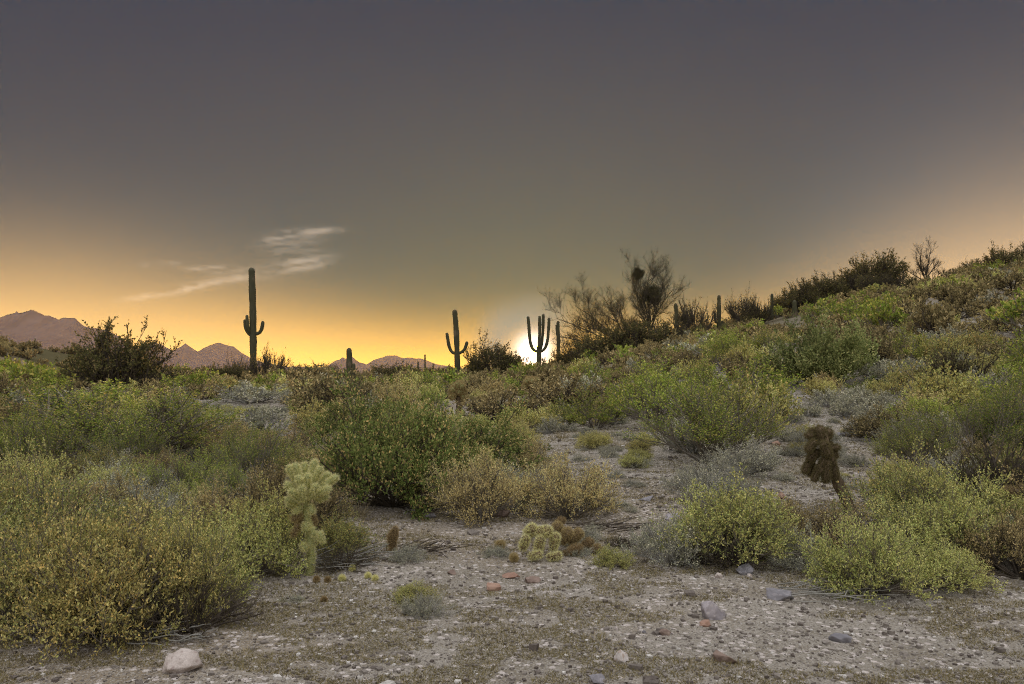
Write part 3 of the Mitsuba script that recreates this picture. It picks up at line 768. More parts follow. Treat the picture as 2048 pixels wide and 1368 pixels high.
class Cholla:
    """trunk and joints of one spiny cactus; every joint is a part with its spines as a sub-part."""
    def __init__(self, name, label, spine='mat_pale_spine', core='mat_cholla_joint', seed=0, dens=1.0, slen=.026, sw=.0021):
        self.key, self.rng, self.spine, self.core, self.dens, self.slen, self.sw, self.k = numbered(name), np.random.default_rng(seed), spine, core, dens, slen, sw, 0
        tag(self.key, label, 'cactus')

    def joint(self, p0, p1, r, spine=None, core=None, part='joint', label=None):
        p0, p1 = np.array(p0, float), np.array(p1, float)
        V, F = capsule(p0, p1, r, seed=self.k)
        key = f'{self.key}__{part}' + (f'_{self.k:03d}' if self.k else '')
        self.k += 1
        add(key, mikit.ply((V, F), core or self.core, smooth=True), label)
        n = int(self.dens * 400 * np.clip(np.linalg.norm(p1 - p0) * r / .004, .5, 1.8))
        sp = spines(V, F, self.rng, n, self.slen, self.sw)
        add(f'{key}__spines', sp.ply(spine or self.spine))

    def trunk(self, pts, r, mat='mat_cholla_bark', spine='mat_tan_spine', n=260, label=None):
        path, _ = smooth_path(pts, 18)
        V, F = sweep(path, r * np.linspace(1.1, .9, 18) * (1 + .12 * np.sin(np.arange(18) * 2.1)), 16, 6, .12)
        V = V + (meshkit.noise(V * 45, 3)[:, None] - .5) * r * .35
        add(f'{self.key}__trunk', mikit.ply((V, F), mat, smooth=True), label)
        add(f'{self.key}__trunk__spines', spines(V, F, self.rng, n, self.slen * .9, self.sw).ply(spine))


# the pale teddy bear cholla; joints given as (column, row) of the photograph at its distance, with a depth offset in metres
C0 = ground(622, 1150)
YD = C0[1]
at = lambda c, rw, dy=0.0: EYE + ray(c, rw) * YD + np.array([0, dy, 0])
tb = Cholla('teddy_bear_cholla', 'pale glowing teddy bear cholla with a fan of fuzzy joints, left of centre', seed=4)
tb.trunk(mat='mat_cholla_joint', spine='mat_pale_spine', pts=[at(618, 1158), at(622, 1110), at(618, 1060), at(612, 1010), at(614, 975)], r=.024, n=1300)
pxr = YD / FPX
for c0, r0_, c1, r1_, dy, r in (
        (604, 985, 576, 930, .00, 12), (608, 978, 591, 924, -.04, 12), (611, 972, 604, 926, .07, 11), (618, 970, 629, 919, .02, 12), (622, 974, 645, 932, -.03, 12), (626, 980, 657, 946, .06, 11),
        (628, 986, 677, 951, .00, 12), (626, 992, 666, 972, -.07, 12), (600, 992, 575, 962, -.06, 12), (600, 1002, 574, 996, -.05, 13), (602, 1008, 572, 1010, .02, 12), (630, 1000, 655, 992, .03, 13),
        (612, 988, 602, 948, -.10, 12), (618, 984, 622, 944, -.10, 12), (622, 996, 642, 964, -.12, 11), (612, 1000, 613, 966, -.15, 12), (608, 1000, 588, 974, -.13, 11), (622, 1008, 629, 1024, -.06, 12), (604, 1010, 592, 1026, -.05, 11)):
    tb.joint(at(c0, r0_, dy * .4), at(c1, r1_, dy), r * .5 * pxr)
for c0, r0_, c1, r1_, dy, r in ((612, 1042, 618, 1062, -.05, 11), (624, 1052, 632, 1070, -.04, 10), (642, 1060, 648, 1082, -.05, 9)):
    tb.joint(at(c0, r0_, dy), at(c1, r1_, dy), r * .57 * pxr)
tb.joint(at(606, 1082, -.05), at(616, 1098, -.05), 7 * pxr, label='fresh green joint low on the trunk')
for c0, r0_, c1, r1_, dy, r in ((604, 1028, 586, 1040, -.03, 9), (606, 1035, 592, 1062, .02, 9), (600, 1045, 588, 1072, -.04, 8), (622, 1030, 628, 1052, .04, 8)):
    tb.joint(at(c0, r0_, dy), at(c1, r1_, dy), r * .6 * pxr, 'mat_tan_spine', 'mat_dead_joint', label='brown dead joint hanging below the crown')

# fallen joints and stumps in the gravel
def ball(px, py, r, label, spine, core='mat_cholla_joint', name='fallen_cholla_joint'):
    g = ground(px, py)
    s = g[1] / FPX * r * .6
    c = Cholla(name, label, spine, core, int(px), 1.3, .02)
    th = RNG.uniform(0, 3.14)
    d = np.array([math.cos(th), math.sin(th), .15]) * s * .55
    V, F = capsule(g + [0, 0, s * .8] - d, g + [0, 0, s * .8] + d, s * .85, seed=int(px))
    add(f'{c.key}__body', mikit.ply((V, F), core, smooth=True))
    add(f'{c.key}__spines', spines(V, F, c.rng, 520, max(.022, s * .8), .002).ply(spine))


ball(684, 1162, 10, 'pale green fuzzy cactus ball under the dead brush, leftmost of the pale ones', 'mat_pale_spine')
ball(705, 1143, 10, 'pale green fuzzy cactus ball deepest in the dead brush', 'mat_pale_spine')
ball(736, 1157, 9, 'pale green fuzzy cactus ball, left of the touching pair', 'mat_pale_spine')
ball(750, 1162, 8, 'pale green fuzzy cactus ball, right of the touching pair', 'mat_pale_spine')
ball(655, 1165, 8, 'brown fuzzy cactus ball beside the golden green shrub', 'mat_rust_spine', 'mat_dead_joint')
ball(633, 1164, 9, 'brown cactus ball nearest the foot of the pale cactus', 'mat_rust_spine', 'mat_dead_joint')
ball(648, 1204, 8, 'reddish brown dry cactus ball alone on the gravel below the pale cactus', 'mat_rust_spine', 'mat_dead_joint')
ball(1000, 1100, 17, 'dark brown cactus clod left of the fallen cactus', 'mat_tan_spine', 'mat_dead_joint')
ball(1028, 1124, 15, 'golden brown curled cactus joint in front of the fallen cactus', 'mat_tan_spine', 'mat_dead_joint')

g = ground(1090, 1112)
s = g[1] / FPX
fc = Cholla('fallen_cholla', 'fallen cholla piece with pale fuzzy joints in front and rust brown ones behind', seed=9, slen=.028)
fp = lambda dx, dy, z: g + np.array([dx * s, dy, z * s])
for a, b, r in (((-40, 0, 40), (-18, -.05, 60), 17), ((-20, -.05, 48), (14, -.08, 52), 18), ((-46, -.06, 14), (-36, -.1, 44), 13), ((-16, -.1, 10), (-8, -.12, 44), 14), ((14, -.08, 14), (22, -.08, 48), 14), ((-34, -.16, 6), (-8, -.2, 14), 11), ((2, -.18, 6), (30, -.2, 12), 11)):
    fc.joint(fp(*a), fp(*b), r * .58 * s, core='mat_dead_joint')
for a, b, r in (((10, .1, 30), (34, .12, 58), 17), ((30, .05, 22), (52, .05, 50), 18), ((48, .1, 20), (76, .12, 44), 17), ((40, -.05, 6), (72, -.02, 18), 15), ((74, .1, 8), (96, .1, 26), 14), ((20, .2, 40), (40, .2, 66), 12), ((90, .05, 6), (112, .06, 14), 12)):
    fc.joint(fp(*a), fp(*b), r * .58 * s, 'mat_tan_spine' if r > 15 else 'mat_rust_spine', 'mat_dead_joint')

g = ground(787, 1106)
s = g[1] / FPX
st = Cholla('cholla_stump', 'short upright rust brown cactus stump in the gravel right of the pale cactus', 'mat_rust_spine', 'mat_dead_joint', 12, slen=.028)
st.joint(g + [-.01, 0, -.01], g + [0, 0, 48 * s], 6 * s)
st.joint(g + [-.015, .005, 10 * s], g + [-.03, 0, 38 * s], 5 * s)
st.joint(g + [.01, -.01, 28 * s], g + [.014, -.01, 52 * s], 5 * s)

put('dark_scrub', 1300, 1090, 60, 38, 'dark dry twiggy clump right of the fallen cactus, nearer the yellow tan shrub')
put('dark_scrub', 1240, 1095, 55, 32, 'dark dry twiggy clump right of the fallen cactus, on the left of its neighbour')
put('gray_shrub', 990, 1112, 60, 24, 'low dry grey plant left of the fallen cactus')

# the leaning cholla on the right
g = ground(1700, 1026)
YD = g[1]
s = YD / FPX
lc = Cholla('leaning_cholla', 'dark leaning cholla with a drooping shaggy head on a bare trunk, right', 'mat_olive_spine', 'mat_cholla_bark', 21, dens=1.3, slen=.032, sw=.002)
lc.trunk(spine='mat_olive_spine', pts=[at(1704, 1036), at(1692, 1000), at(1676, 965), at(1662, 930), at(1652, 895), at(1645, 865)], r=10 * s, n=420)
for c0, r0_, c1, r1_, dy, r in ((1646, 890, 1638, 852, 0, 20), (1636, 895, 1626, 858, .05, 15), (1650, 888, 1663, 858, .03, 14), (1652, 905, 1632, 946, -.06, 16), (1640, 900, 1616, 922, 0, 15), (1632, 906, 1609, 948, .04, 13), (1648, 915, 1646, 962, -.08, 14),
                                (1658, 908, 1668, 958, -.05, 12), (1628, 880, 1609, 902, -.05, 14), (1658, 882, 1676, 918, .04, 12), (1638, 925, 1622, 962, -.06, 11), (1654, 930, 1655, 968, .05, 10), (1638, 880, 1650, 912, -.1, 16), (1628, 915, 1628, 955, .08, 12),
                                (1655, 895, 1680, 895, .0, 10), (1630, 870, 1612, 872, .02, 11)):
    lc.joint(at(c0, r0_, dy), at(c1, r1_, dy), r * .5 * s)

# the trunk at the right edge, the pale pencil stems before it
g = ground(2015, 1068)
YD = g[1]
s = YD / FPX
rc = Cholla('old_cholla', 'dark thick trunked cholla among bare twigs at the right edge', 'mat_tan_spine', 'mat_dead_joint', 31, dens=.6)
rc.trunk([at(2014, 1072), at(2018, 1040), at(2028, 1005), at(2032, 978)], 15 * s, n=200)
rc.joint(at(2024, 1000), at(2014, 972), 14 * s)
rc.joint(at(2034, 1000), at(2052, 970), 13 * s)
g = ground(2050, 806)
YD = g[1]
s = YD / FPX
ec = Cholla('teddy_bear_cholla', 'small dark cholla cut by the right edge on the slope', 'mat_tan_spine', 'mat_dead_joint', 33, dens=.5, slen=.04, sw=.006)
ec.trunk([at(2050, 810), at(2049, 790), at(2048, 772)], 9 * s, n=80)
for c, r in ((2038, 770), (2050, 762), (2046, 778), (2058, 772)):
    ec.joint(at(2049, 784), at(c, r), 9 * s)
g = ground(1925, 1128)
YD = g[1]
s = YD / FPX
pc = Cholla('pencil_cholla', 'pale green thin stemmed upright cholla in front of the dark trunk, right edge', 'mat_gray_leaf', 'mat_cholla_joint', 41, dens=.9, slen=.02, sw=.002)
for c0, r0_, c1, r1_, dy, r in ((1915, 1128, 1902, 1060, 0, 7), (1902, 1064, 1908, 1032, 0, 6), (1918, 1128, 1926, 1070, .05, 7), (1926, 1074, 1920, 1048, .05, 5), (1930, 1128, 1948, 1085, -.04, 6), (1948, 1088, 1972, 1048, -.04, 5), (1950, 1126, 1956, 1100, .03, 6), (1905, 1105, 1890, 1070, -.03, 5),
                                (1968, 1150, 1969, 1128, -.02, 4), (1980, 1152, 1982, 1130, 0, 4)):
    pc.joint(at(c0, r0_, dy), at(c1, r1_, dy), r * s, part='stem')

# glowing chollas far below the sun
def far_cholla(px, py, top, w, label, seed, n=26):
    g = ground(px, py)
    global YD
    YD = g[1]
    s = YD / FPX
    rng = np.random.default_rng(seed)
    c = Cholla('teddy_bear_cholla', label, 'mat_tan_spine', seed=seed, dens=.55, slen=.05, sw=.008)
    H = py - top
    c.trunk([at(px, py + 3), at(px + 2, py - H * .3), at(px, py - H * .55)], 6 * s, n=60)
    for i in range(n):
        a = rng.uniform(-1.35, 1.35)
        q = rng.uniform(.45, 1)
        cx, cy = px + math.sin(a) * w * .5 * q, py - H * .45 - math.cos(a) * H * .52 * q
        dy = rng.uniform(-.3, .3) * w * s
        c.joint(at(px + (cx - px) * .55, py - H * .45 + (cy - py + H * .45) * .55, dy * .6), at(cx, cy, dy), 6.5 * s)


far_cholla(917, 835, 758, 46, 'rim lit cholla below the two armed saguaro', 51)
far_cholla(1062, 805, 745, 44, 'rim lit cholla below the sun', 52)
far_cholla(1130, 800, 752, 34, 'rim lit cholla right of the sun glow', 53, 16)

# ------------------------------------------------------------------ stones
def rock(name, px, py, w, h, mat, label, seed, dep=.8, tilt=0.0, flat=0, yaw=0.0):
    g = ground(px, py)
    s = g[1] / FPX
    rng = np.random.default_rng(seed)
    pts = unit(rng.normal(size=(16 if not flat else 11, 3)))
    hull = trimesh.convex.convex_hull(pts)
    m = hull.subdivide().subdivide().subdivide()
    trimesh.smoothing.filter_taubin(m, iterations=4)
    V = np.array(m.vertices)
    V = V / np.ptp(V, axis=0)
    V = V * np.array([w * s, w * s * dep, h * s * 1.4])
    V = V + unit(V) * ((meshkit.fbm(V / (w * s) * 4 + seed, 4, seed) - .5) * .26 * h * s)[:, None]
    c, n_ = math.cos(tilt), math.sin(tilt)
    V = V @ np.array([[c, 0, -n_], [0, 1, 0], [n_, 0, c]]).T
    V[:, 2] += h * s * .30
    add(numbered(name), mikit.ply((V + g, np.array(m.faces)), mat, smooth=38), label, 'stone')


rock('stone', 365, 1340, 78, 36, 'mat_stone_pale', 'big smooth pale pink stone in the bottom left of the gravel', 3)
rock('stone', 1248, 1322, 36, 30, 'mat_stone_white', 'white angular stone in the bottom middle right', 5, flat=1)
rock('stone', 1460, 1322, 50, 26, 'mat_stone_brown', 'brown brick shaped stone at the bottom right', 7, flat=1)
rock('stone', 1423, 1236, 50, 36, 'mat_stone_gray', 'grey rounded stone leaning on a small red stone', 9, tilt=.35)
rock('stone', 1411, 1252, 22, 12, 'mat_stone_red', 'small red stone under the grey rounded stone', 11)
rock('stone', 1547, 1198, 52, 20, 'mat_stone_slate', 'flat grey slab stone in front of the right shrubs', 13, flat=1)
rock('stone', 1490, 1148, 32, 17, 'mat_stone_slate', 'dark blue grey stone under the yellow tan shrub', 15, tilt=.3)
rock('stone', 1499, 1156, 11, 8, 'mat_stone_white', 'tiny white stone in front of the dark blue grey stone', 17)
rock('stone', 1437, 1156, 16, 9, 'mat_stone_pale', 'small cream stone left of the dark blue grey stone', 18)
rock('stone', 1023, 1155, 38, 9, 'mat_stone_red', 'long flat orange red stone in the middle of the gravel', 19)
rock('stone', 985, 1180, 30, 14, 'mat_stone_red', 'rounded dull red stone left of the flat orange one', 21)
rock('stone', 1065, 1164, 34, 10, 'mat_stone_brown', 'flat dark brown stone right of the flat orange one', 23)
rock('stone', 862, 1036, 22, 9, 'mat_stone_slate', 'blue grey stone at the foot of the central bushes', 25)
rock('stone', 1004, 1034, 36, 18, 'mat_stone_brown', 'reddish brown boulder under the tan shrubs in the centre', 27)
rock('stone', 1296, 1000, 34, 9, 'mat_stone_slate', 'flat slate stone on the reddish path', 29, flat=1)
rock('stone', 1345, 1040, 28, 13, 'mat_stone_gray', 'grey stone on the path beside the yellow tan shrub', 31)
rock('stone', 1232, 1260, 9, 7, 'mat_stone_white', 'tiny white pebble above the white angular stone', 33)
rock('stone', 1330, 1270, 24, 11, 'mat_stone_brown', 'small dark brown stone between the white and the grey stones', 35)
rock('stone', 1288, 1266, 9, 6, 'mat_stone_slate', 'tiny bluish pebble right of the tiny white one', 37)
rock('stone', 1195, 1364, 36, 14, 'mat_stone_slate', 'dark stone cut by the bottom edge of the picture', 39)
rock('stone', 1680, 1282, 44, 13, 'mat_stone_slate', 'dark flat stone half sunk in the right gravel', 41)
rock('stone', 1665, 825, 22, 11, 'mat_stone_pale', 'pale stone at the head of the bare patch behind the leaning cactus', 43)
rock('stone', 1552, 892, 18, 10, 'mat_stone_red', 'small orange stone on the bare patch right of the open bush', 45)
rock('stone', 1690, 872, 30, 8, 'mat_stone_slate', 'grey slab on the bare patch behind the leaning cactus', 47, flat=1)
rock('stone', 1563, 998, 16, 11, 'mat_stone_red', 'small orange brown stone left of the leaning trunk', 49)
rock('stone', 905, 1148, 18, 8, 'mat_stone_brown', 'small brown stone in the middle of the gravel, left of the red ones', 51)


def sticks(name, px, py, w, n, label, seed, mat='mat_gray_twig'):
    g = ground(px, py)
    s = g[1] / FPX
    rng = np.random.default_rng(seed)
    P0 = np.stack([rng.uniform(-.5, .5, n) * w * s, rng.uniform(-.35, .35, n) * w * s, rng.uniform(.01, .05, n)], -1)
    a = rng.normal(0, .5, n)
    L = rng.uniform(.3, .8, n) * w * s
    P1 = P0 + np.stack([np.cos(a) * L, np.sin(a) * L, rng.uniform(-.02, .12, n) * w * s * 1.5], -1)
    P1[:, 2] = np.maximum(P1[:, 2], .015)
    t = np.linspace(0, 1, 4)[None, :, None]
    P = P0[:, None] * (1 - t) + P1[:, None] * t + rng.normal(size=(n, 4, 3)) * .006
    P = P + g
    P[..., 2] = np.maximum(P[..., 2], height(P[..., 0], P[..., 1]) + .004)
    m = tubes(Mesh(), P, np.broadcast_to(np.linspace(.005, .002, 4), (n, 4)), 5)
    add(numbered(name), m.ply(mat, True), label, 'twigs')


sticks('dead_twigs', 665, 1128, 150, 34, 'heap of dead grey twigs right of the pale cactus foot', 1)
sticks('dead_twigs', 840, 1108, 110, 22, 'line of dark litter twigs right of the rust brown stump', 2, 'mat_dark_twig')
sticks('dead_twigs', 1200, 1062, 130, 26, 'dark twigs lying right of the fallen cactus', 3, 'mat_dark_twig')
sticks('dead_twigs', 310, 1285, 120, 16, 'few pale twigs under the golden shrub, lower left', 4)
sticks('dead_twigs', 1640, 1195, 150, 30, 'grey twigs under the olive yellow shrub, right', 5)

# ------------------------------------------------------------------ the rest of the shrubs
def inside(px, py, poly):
    poly = np.array(poly, float)
    x0, y0 = poly[:, 0], poly[:, 1]
    x1, y1 = np.roll(x0, -1), np.roll(y0, -1)
    hit = ((y0 > py) != (y1 > py)) & (px < (x1 - x0) * (py - y0) / np.where(y1 == y0, 1e-9, y1 - y0) + x0)
    return bool(hit.sum() % 2)


# the bare ground as the photograph shows it, turned into plan polygons on the terrain
OPEN = [[tuple(ground(a, b)[:2]) for a, b in poly] for poly in (
    [(-300, 1310), (300, 1296), (470, 1210), (600, 1180), (720, 1165), (700, 1055), (860, 1040), (1040, 1050), (1230, 1010), (1110, 915), (1130, 862), (1290, 868), (1350, 950), (1240, 1060), (1330, 1140), (1620, 1200), (1800, 1200), (2300, 1170), (2600, 1500), (-600, 1500)],
    [(1540, 905), (1620, 830), (1740, 850), (1860, 935), (1715, 945), (1750, 1020), (1640, 1020), (1540, 950)],
    [(385, 845), (400, 805), (560, 808), (570, 845)])]
PALE = [[tuple(ground(a, b)[:2]) for a, b in poly] for poly in ([(1660, 745), (1700, 690), (1870, 690), (1880, 745)], [(1850, 690), (1900, 640), (2100, 630), (2100, 700)])]
grid = {}
for x, y, r in TAKEN:
    grid.setdefault((int(x // 3), int(y // 3)), []).append((x, y, r))


def free(x, y, r, k):
    for i in (-1, 0, 1):
        for j in (-1, 0, 1):
            for a, b, c in grid.get((int(x // 3) + i, int(y // 3) + j), ()):
                if (a - x) ** 2 + (b - y) ** 2 < (k * (r + c)) ** 2:
                    return False
    return True


# views of things that the shrubs in front of them leave open: (left, top, right, bottom) in the photograph and their distance
VIEWS = [(555, 905, 695, 1150, 5.9), (1600, 845, 1722, 1012, 8.0), (1110, 866, 1330, 1000, 16), (1560, 850, 1750, 990, 15), (385, 800, 570, 842, 30), (1580, 650, 1710, 745, 22),
         (480, 530, 532, 745, 64), (688, 695, 716, 752, 68), (885, 615, 942, 742, 60), (1048, 620, 1106, 716, 78), (1104, 640, 1126, 716, 68),
         (1342, 600, 1374, 660, 72), (1424, 588, 1452, 658, 72), (1530, 587, 1554, 645, 72), (1578, 600, 1602, 650, 66), (895, 755, 940, 815, 28), (1040, 742, 1085, 790, 30), (130, 655, 330, 760, 30)]
TOPS = PchipInterpolator([-900, 0, 130, 200, 350, 600, 900, 1080, 1150, 1300, 1500, 1700, 1900, 2048, 2900], [650, 668, 712, 732, 741, 746, 742, 732, 716, 688, 640, 588, 556, 522, 400])


def hides(P, w, h):
    if P[1] < 3:
        return False
    px, py = pixel(P + np.array([0, 0, h * .95]))
    _, pb = pixel(P)
    r = w * .5 * FPX / P[1]
    if P[1] < 110 and py < TOPS(px) - frng.uniform(0, 16):
        return True
    return any(P[1] < d and px + r > a and px - r < c and py < e and pb > b for a, b, c, e, d in VIEWS)


def zone(x, y):
    if x < -36 and 62 < y < 130 and height(x, y) > 1.3:
        return 'mound'
    if y < 24:
        return 'left' if x < .12 * y else 'rightlow'
    if x > .08 * y:
        return 'slope'
    return 'flat'


SAY = {
    ('left', 'dry_bursage'): ('one of the dry tan bursage shrubs on the left middle ground', 'dry tan bursage, left middle ground'),
    ('rightlow', 'dry_bursage'): ('one of the dry tan bursage shrubs on the foot of the right slope', 'dry tan bursage, foot of the right slope'),
    ('slope', 'dry_bursage'): ('one of the dry tan bursage shrubs on the right slope', 'dry tan bursage, right slope'),
    ('flat', 'dry_bursage'): ('one of the dry tan bursage shrubs on the far flat', 'dry tan bursage, far flat'),
    ('mound', 'dry_bursage'): ('one of the dry tan bursage shrubs on the low hill at the left edge', 'dry tan bursage, low hill at the left edge'),
    ('left', 'bursage_shrub'): ('one of the yellow brown bursage shrubs filling the left middle ground', 'bursage shrubs of the left middle ground'),
    ('left', 'creosote_bush'): ('one of the yellow green creosote bushes filling the left middle ground', 'creosote bushes of the left middle ground'),
    ('left', 'gray_shrub'): ('one of the pale grey dry shrubs dotted through the left middle ground', 'grey shrubs of the left middle ground'),
    ('left', 'dry_grass_tuft'): ('one of the straw tufts between shrubs of the left middle ground', 'straw tufts of the left middle ground'),
    ('left', 'scrub_bush'): ('one of the dark olive scrub bushes of the left middle ground', 'scrub bushes of the left middle ground'),
    ('rightlow', 'bursage_shrub'): ('one of the olive bursage shrubs at the foot of the right slope', 'bursage shrubs at the foot of the slope'),
    ('rightlow', 'creosote_bush'): ('one of the bright green creosote bushes at the foot of the right slope', 'creosote bushes at the foot of the slope'),
    ('rightlow', 'gray_shrub'): ('one of the grey shrubs at the foot of the right slope', 'grey shrubs at the foot of the slope'),
    ('rightlow', 'dry_grass_tuft'): ('one of the straw tufts at the foot of the right slope', 'straw tufts at the foot of the slope'),
    ('rightlow', 'scrub_bush'): ('one of the brown scrub bushes at the foot of the right slope', 'scrub bushes at the foot of the slope'),
    ('slope', 'bursage_shrub'): ('one of the small olive shrubs spread over the right slope', 'bursage shrubs on the slope'),
    ('slope', 'creosote_bush'): ('one of the green creosote bushes spread over the right slope', 'creosote bushes on the slope'),
    ('slope', 'gray_shrub'): ('one of the pale grey shrubs spread over the right slope', 'grey shrubs on the slope'),
    ('slope', 'dry_grass_tuft'): ('one of the pale grass tufts on the right slope', 'grass tufts on the slope'),
    ('slope', 'scrub_bush'): ('one of the dark scrub bushes spread over the right slope', 'scrub bushes on the slope'),
    ('mound', 'bursage_shrub'): ('one of the olive shrubs on the low dark hill at the left edge', 'bursage shrubs on the left hill'),
    ('mound', 'creosote_bush'): ('one of the dark green bushes on the low dark hill at the left edge', 'creosote bushes on the left hill'),
    ('mound', 'gray_shrub'): ('one of the grey shrubs on the low dark hill at the left edge', 'grey shrubs on the left hill'),
    ('mound', 'dry_grass_tuft'): ('one of the grass tufts on the low dark hill at the left edge', 'grass tufts on the left hill'),
    ('mound', 'scrub_bush'): ('one of the dark scrub bushes on the low dark hill at the left edge', 'scrub bushes on the left hill'),
    ('flat', 'bursage_shrub'): ('one of the low brown shrubs out on the flat before the mountains', 'bursage shrubs on the far flat'),
    ('flat', 'creosote_bush'): ('one of the olive creosote bushes out on the flat before the mountains', 'creosote bushes on the far flat'),
    ('flat', 'gray_shrub'): ('one of the grey tan shrubs out on the flat before the mountains', 'grey shrubs on the far flat'),
    ('flat', 'dry_grass_tuft'): ('one of the grass tufts out on the flat before the mountains', 'grass tufts on the far flat'),
    ('flat', 'scrub_bush'): ('one of the dark brown scrub bushes out on the flat before the mountains', 'scrub bushes on the far flat'),
}
MIX = {'left': (.24, .26, .17, .09, .10, .14), 'rightlow': (.22, .26, .19, .08, .15, .10), 'slope': (.10, .19, .16, .03, .46, .06), 'flat': (.08, .20, .16, .04, .44, .08), 'mound': (.12, .25, .12, .03, .43, .05)}
KINDS = ('bursage_shrub', 'creosote_bush', 'gray_shrub', 'dry_grass_tuft', 'scrub_bush', 'dry_bursage')
SIZE = {'bursage_shrub': (1.0, .6), 'dry_bursage': (.9, .55), 'creosote_bush': (1.35, 1.0), 'gray_shrub': (.85, .5), 'dry_grass_tuft': (.45, .35), 'scrub_bush': (1.3, .75)}
made = dict.fromkeys(KINDS, 0)
LEFT_OVER, FILL = [], []
frng = np.random.default_rng(5)
for y0, y1, tries, tight in ((4.2, 9, 700, .62), (9, 14, 900, .62), (14, 24, 1600, .74), (24, 42, 1700, .84), (42, 78, 2300, .72), (62, 128, 1500, .55)):
    for _ in range(tries):
        y = math.sqrt(frng.uniform(y0 ** 2, y1 ** 2))
        x = frng.uniform(-.80, .80) * y
        z = zone(x, y)
        kind = KINDS[frng.choice(6, p=MIX[z])]
        w, h = SIZE[kind]
        k = frng.uniform(.55, 1.65 if y > 13 else 1.15)
        w, h = w * k, h * k * frng.uniform(.85, 1.15)
        if any(inside(x, y - (.2 if y < 14 else 0), q) for q in OPEN) or (any(inside(x, y, q) for q in PALE) and frng.random() < .5):
            continue
        if not free(x, y, w / 2, tight):
            continue
        P = np.array([x, y, float(height(x, y))])
        if hides(P, w, h):
            continue
        grid.setdefault((int(x // 3), int(y // 3)), []).append((x, y, w / 2))
        if made[kind] >= 262:
            LEFT_OVER.append((P, w, h))
            continue
        made[kind] += 1
        lab, grp = SAY[z, kind]
        FILL.append((plant(kind, P, w, h, lab, grp, 'grass' if kind == 'dry_grass_tuft' else 'shrub'), kind, x, y))
# brush in a line along the crest of the slope, and small dry plants on the bare ground
for i in range(40):
    px = 1330 + 760 * (i + frng.uniform(.1, .9)) / 40
    y = frng.uniform(64, 80)
    if any(c0 < px < c1 for c0, c1 in ((1343, 1373), (1425, 1452), (1531, 1553), (1580, 1601), (1835, 1885))):
        continue
    h = frng.uniform(.6, 2.1) * (1 if px > 1560 else .7)
    plant('mesquite_bush' if frng.random() < .7 else 'twiggy_bush', stand(px, y), h * frng.uniform(1.1, 1.7), h, 'one of the dark bushes making the ragged brush line along the slope crest', 'brush line on the slope crest', lod='mid')
n_small = 0
for _ in range(2600):
    y = math.sqrt(frng.uniform(5.0 ** 2, 26 ** 2))
    x = frng.uniform(-.7, .75) * y
    if n_small > 190 or (y < 6.6 and frng.random() < .8) or not any(inside(x, y, q) for q in OPEN + PALE) or not free(x, y, .12, .9):
        continue
    w = frng.uniform(.12, .42) * (y / 9) ** .5
    P = np.array([x, y, float(height(x, y))])
    kind = ('gray_shrub', 'bursage_shrub', 'dry_grass_tuft')[frng.choice(3, p=(.5, .25, .25))]
    plant(kind, P, w, w * frng.uniform(.35, .6), {'gray_shrub': 'one of the ankle high grey plants dotted over bare ground', 'bursage_shrub': 'one of the tiny olive seedlings dotted over bare ground', 'dry_grass_tuft': 'one of the short straw tufts dotted over bare ground'}[kind],
          'small plants on bare ground, ' + kind.replace('_', ' '), 'grass' if kind == 'dry_grass_tuft' else 'shrub')
    n_small += 1
# every shrub of the fill is told by its kind and by the landmark it stands nearest to
MARKS = [(ground(px, py), n) for px, py, n in ((622, 1150, 'pale spiny cactus'), (1700, 1026, 'leaning shaggy cactus'), (1090, 1112, 'fallen cactus'), (790, 1012, 'dark green central bush'), (250, 925, 'broad left creosote bush'),
                                               (787, 1106, 'rust brown stump'), (1415, 925, 'open creosote bush'), (1645, 772, 'feathery green bush'), (232, 792, 'large dark left bush'), (475, 830, 'bare sandy patch'), (2015, 1068, 'dark trunk at right edge'),
                                               (670, 838, 'very dark round bush'), (917, 835, 'small cholla below the sun'), (1296, 1000, 'slate stone on the path'), (1950, 925, 'bright bush at right edge'), (1915, 785, 'leafless bush on the slope'))]
MARKS += [(stand(px, y), n) for px, y, n in ((507, 64, 'tall saguaro'), (699, 68, 'short stout saguaro'), (915, 60, 'two armed saguaro'), (1078, 78, 'candelabra saguaro'), (1305, 56, 'slender tree with mistletoe'), (1262, 57, 'wide palo verde'),
                                             (1438, 72, 'tallest slope saguaro'), (1544, 72, 'thin saguaro pole'), (1755, 72, 'dense dark crest bush'), (1856, 76, 'bare round crowned tree'))]
LOOK = {'bursage_shrub': 'yellow olive bursage shrub', 'creosote_bush': 'yellow green creosote bush', 'gray_shrub': 'pale grey shrub', 'dry_grass_tuft': 'straw grass tuft', 'scrub_bush': 'dark scrub bush', 'dry_bursage': 'dry tan bursage shrub'}
NTH = ('nearest', 'second nearest', 'third nearest', 'fourth nearest', 'fifth nearest', 'sixth nearest', 'seventh nearest', 'eighth nearest')
told = {}
for key, kind, x, y in FILL:
    if y > 60:
        continue
    d, n, dx, dy = min((math.hypot(x - g[0], y - g[1]), n, x - g[0], y - g[1]) for g, n in MARKS)
    side = ('behind' if dy > 0 else 'in front of') if abs(dy) > abs(dx) else ('right of' if dx > 0 else 'left of')
    told.setdefault((kind, n, side), []).append((d, key))
for (kind, n, side), lst in told.items():
    for (d, key), nth in zip(sorted(lst), NTH):
        labels[key]['label'] = f'{LOOK[kind]} {side} the {n}, {nth}'
print('shrubs', made, len(LEFT_OVER), file=sys.stderr)

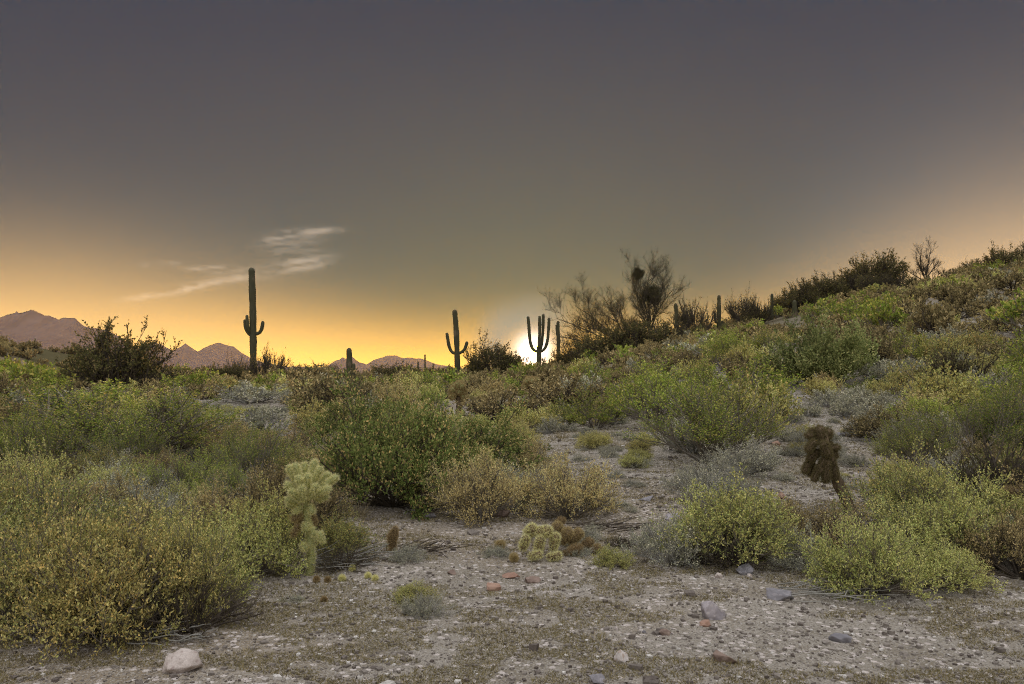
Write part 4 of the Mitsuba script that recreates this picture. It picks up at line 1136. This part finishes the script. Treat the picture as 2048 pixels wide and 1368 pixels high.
# beyond: scrub that nobody could count, one object
proto('far_scrub', 'far', shrub(200, .8, .8, 12, 4, 3, 4, .12, r0=.012, fill=.75, sub=.36, mat='mat_scrub_leaf', stem='mat_dark_twig', thick=2.5))
proto('far_scrub', 'far', shrub(201, .8, .8, 12, 4, 3, 4, .12, r0=.012, fill=.75, sub=.36, mat='mat_scrub_leaf', stem='mat_dark_twig', thick=2.5))
spots = list(LEFT_OVER)
for _ in range(650):
    y = math.sqrt(frng.uniform(85 ** 2, 240 ** 2))
    x = frng.uniform(-.8, .8) * y
    spots.append((np.array([x, y, float(height(x, y))]), frng.uniform(1.2, 2.6), frng.uniform(.8, 1.8)))
for i, (P, w, h) in enumerate(spots):
    key, (er, eh) = GROUPS['far_scrub', 'far'][i % 2]
    scene[f'distant_scrub__{i + 1:03d}'] = {'type': 'instance', 'shapes': {'type': 'ref', 'id': key},
                                            'to_world': T().translate([float(P[0]), float(P[1]), float(P[2]) - .03]).rotate([0, 0, 1], float(frng.uniform(0, 360))).scale([w / 2 / er, w / 2 / er, h / eh])}
tag('distant_scrub', 'dark scrub running back over the flat to the foot of the mountains', 'scrub', kind='stuff')

# ------------------------------------------------------------------ gravel and the dry mat of small growth
grng = np.random.default_rng(8)
BOX = np.array([[x, y, z] for x in (-1, 1) for y in (-1, 1) for z in (-1, 1)], float)
BOXF = np.array([[0, 1, 3], [0, 3, 2], [4, 6, 7], [4, 7, 5], [0, 4, 5], [0, 5, 1], [2, 3, 7], [2, 7, 6], [0, 2, 6], [0, 6, 4], [1, 5, 7], [1, 7, 3]])


def pebbles(n, y0, y1, size, power=1.6, half=.78):
    y = np.exp(grng.uniform(math.log(y0), math.log(y1), n))
    x = grng.uniform(-half, half, n) * y
    r = size * np.clip(grng.pareto(2.2, n) + .45, .45, 4.0) * (y / 5) ** .45
    V = unit(BOX + grng.normal(size=(n, 8, 3)) * .28) * r[:, None, None] * grng.uniform(.6, 1.1, (n, 1, 3)) * [1, 1, .75]
    a = grng.uniform(0, 6.28, n)
    c, s = np.cos(a)[:, None], np.sin(a)[:, None]
    V = np.stack([V[..., 0] * c - V[..., 1] * s, V[..., 0] * s + V[..., 1] * c, V[..., 2]], -1)
    return V + np.stack([x, y, height(x, y) + r * .15], -1)[:, None]


V = np.vstack([pebbles(84000, 2.6, 12, .0046), pebbles(7000, 2.6, 10, .0075), pebbles(900, 2.8, 12, .015), pebbles(28000, 8.5, 30, .0085)])
n = len(V)
m = Mesh().put(V, BOXF[None] + (np.arange(n) * 8)[:, None, None], np.repeat(grng.random((n, 2)), 8, 0))
add('gravel', m.ply('mat_pebble'), 'coarse pale and dark gravel scattered over the desert floor', 'gravel', kind='stuff')

# low brown growth in streaky patches
N = 800000
y = np.exp(grng.uniform(math.log(2.8), math.log(19), N))
x = grng.uniform(-.78, .78, N) * y
q = meshkit.fbm(np.stack([x * .6 + 3, y * 1.3, x * 0], -1), 4, 12)
q2 = meshkit.fbm(np.stack([x * 5, y * 8, x * 0], -1), 2, 15)
keep = (q > .46) & (q2 > .41)
x, y = x[keep][:340000], y[keep][:340000]
P = np.stack([x, y, height(x, y) - .002], -1)
D = unit(grng.normal(size=P.shape) * [.8, .8, .35] + [0, 0, .55])
m = blades(Mesh(), P, D, grng.uniform(.014, .042, len(P)) * (y / 5) ** .3, .0042 * (y / 5) ** .5, grng)
add('ground_cover', m.ply('mat_ground_cover'), 'mat of short dry brown growth in streaks over the gravel', 'dry ground cover', kind='stuff')
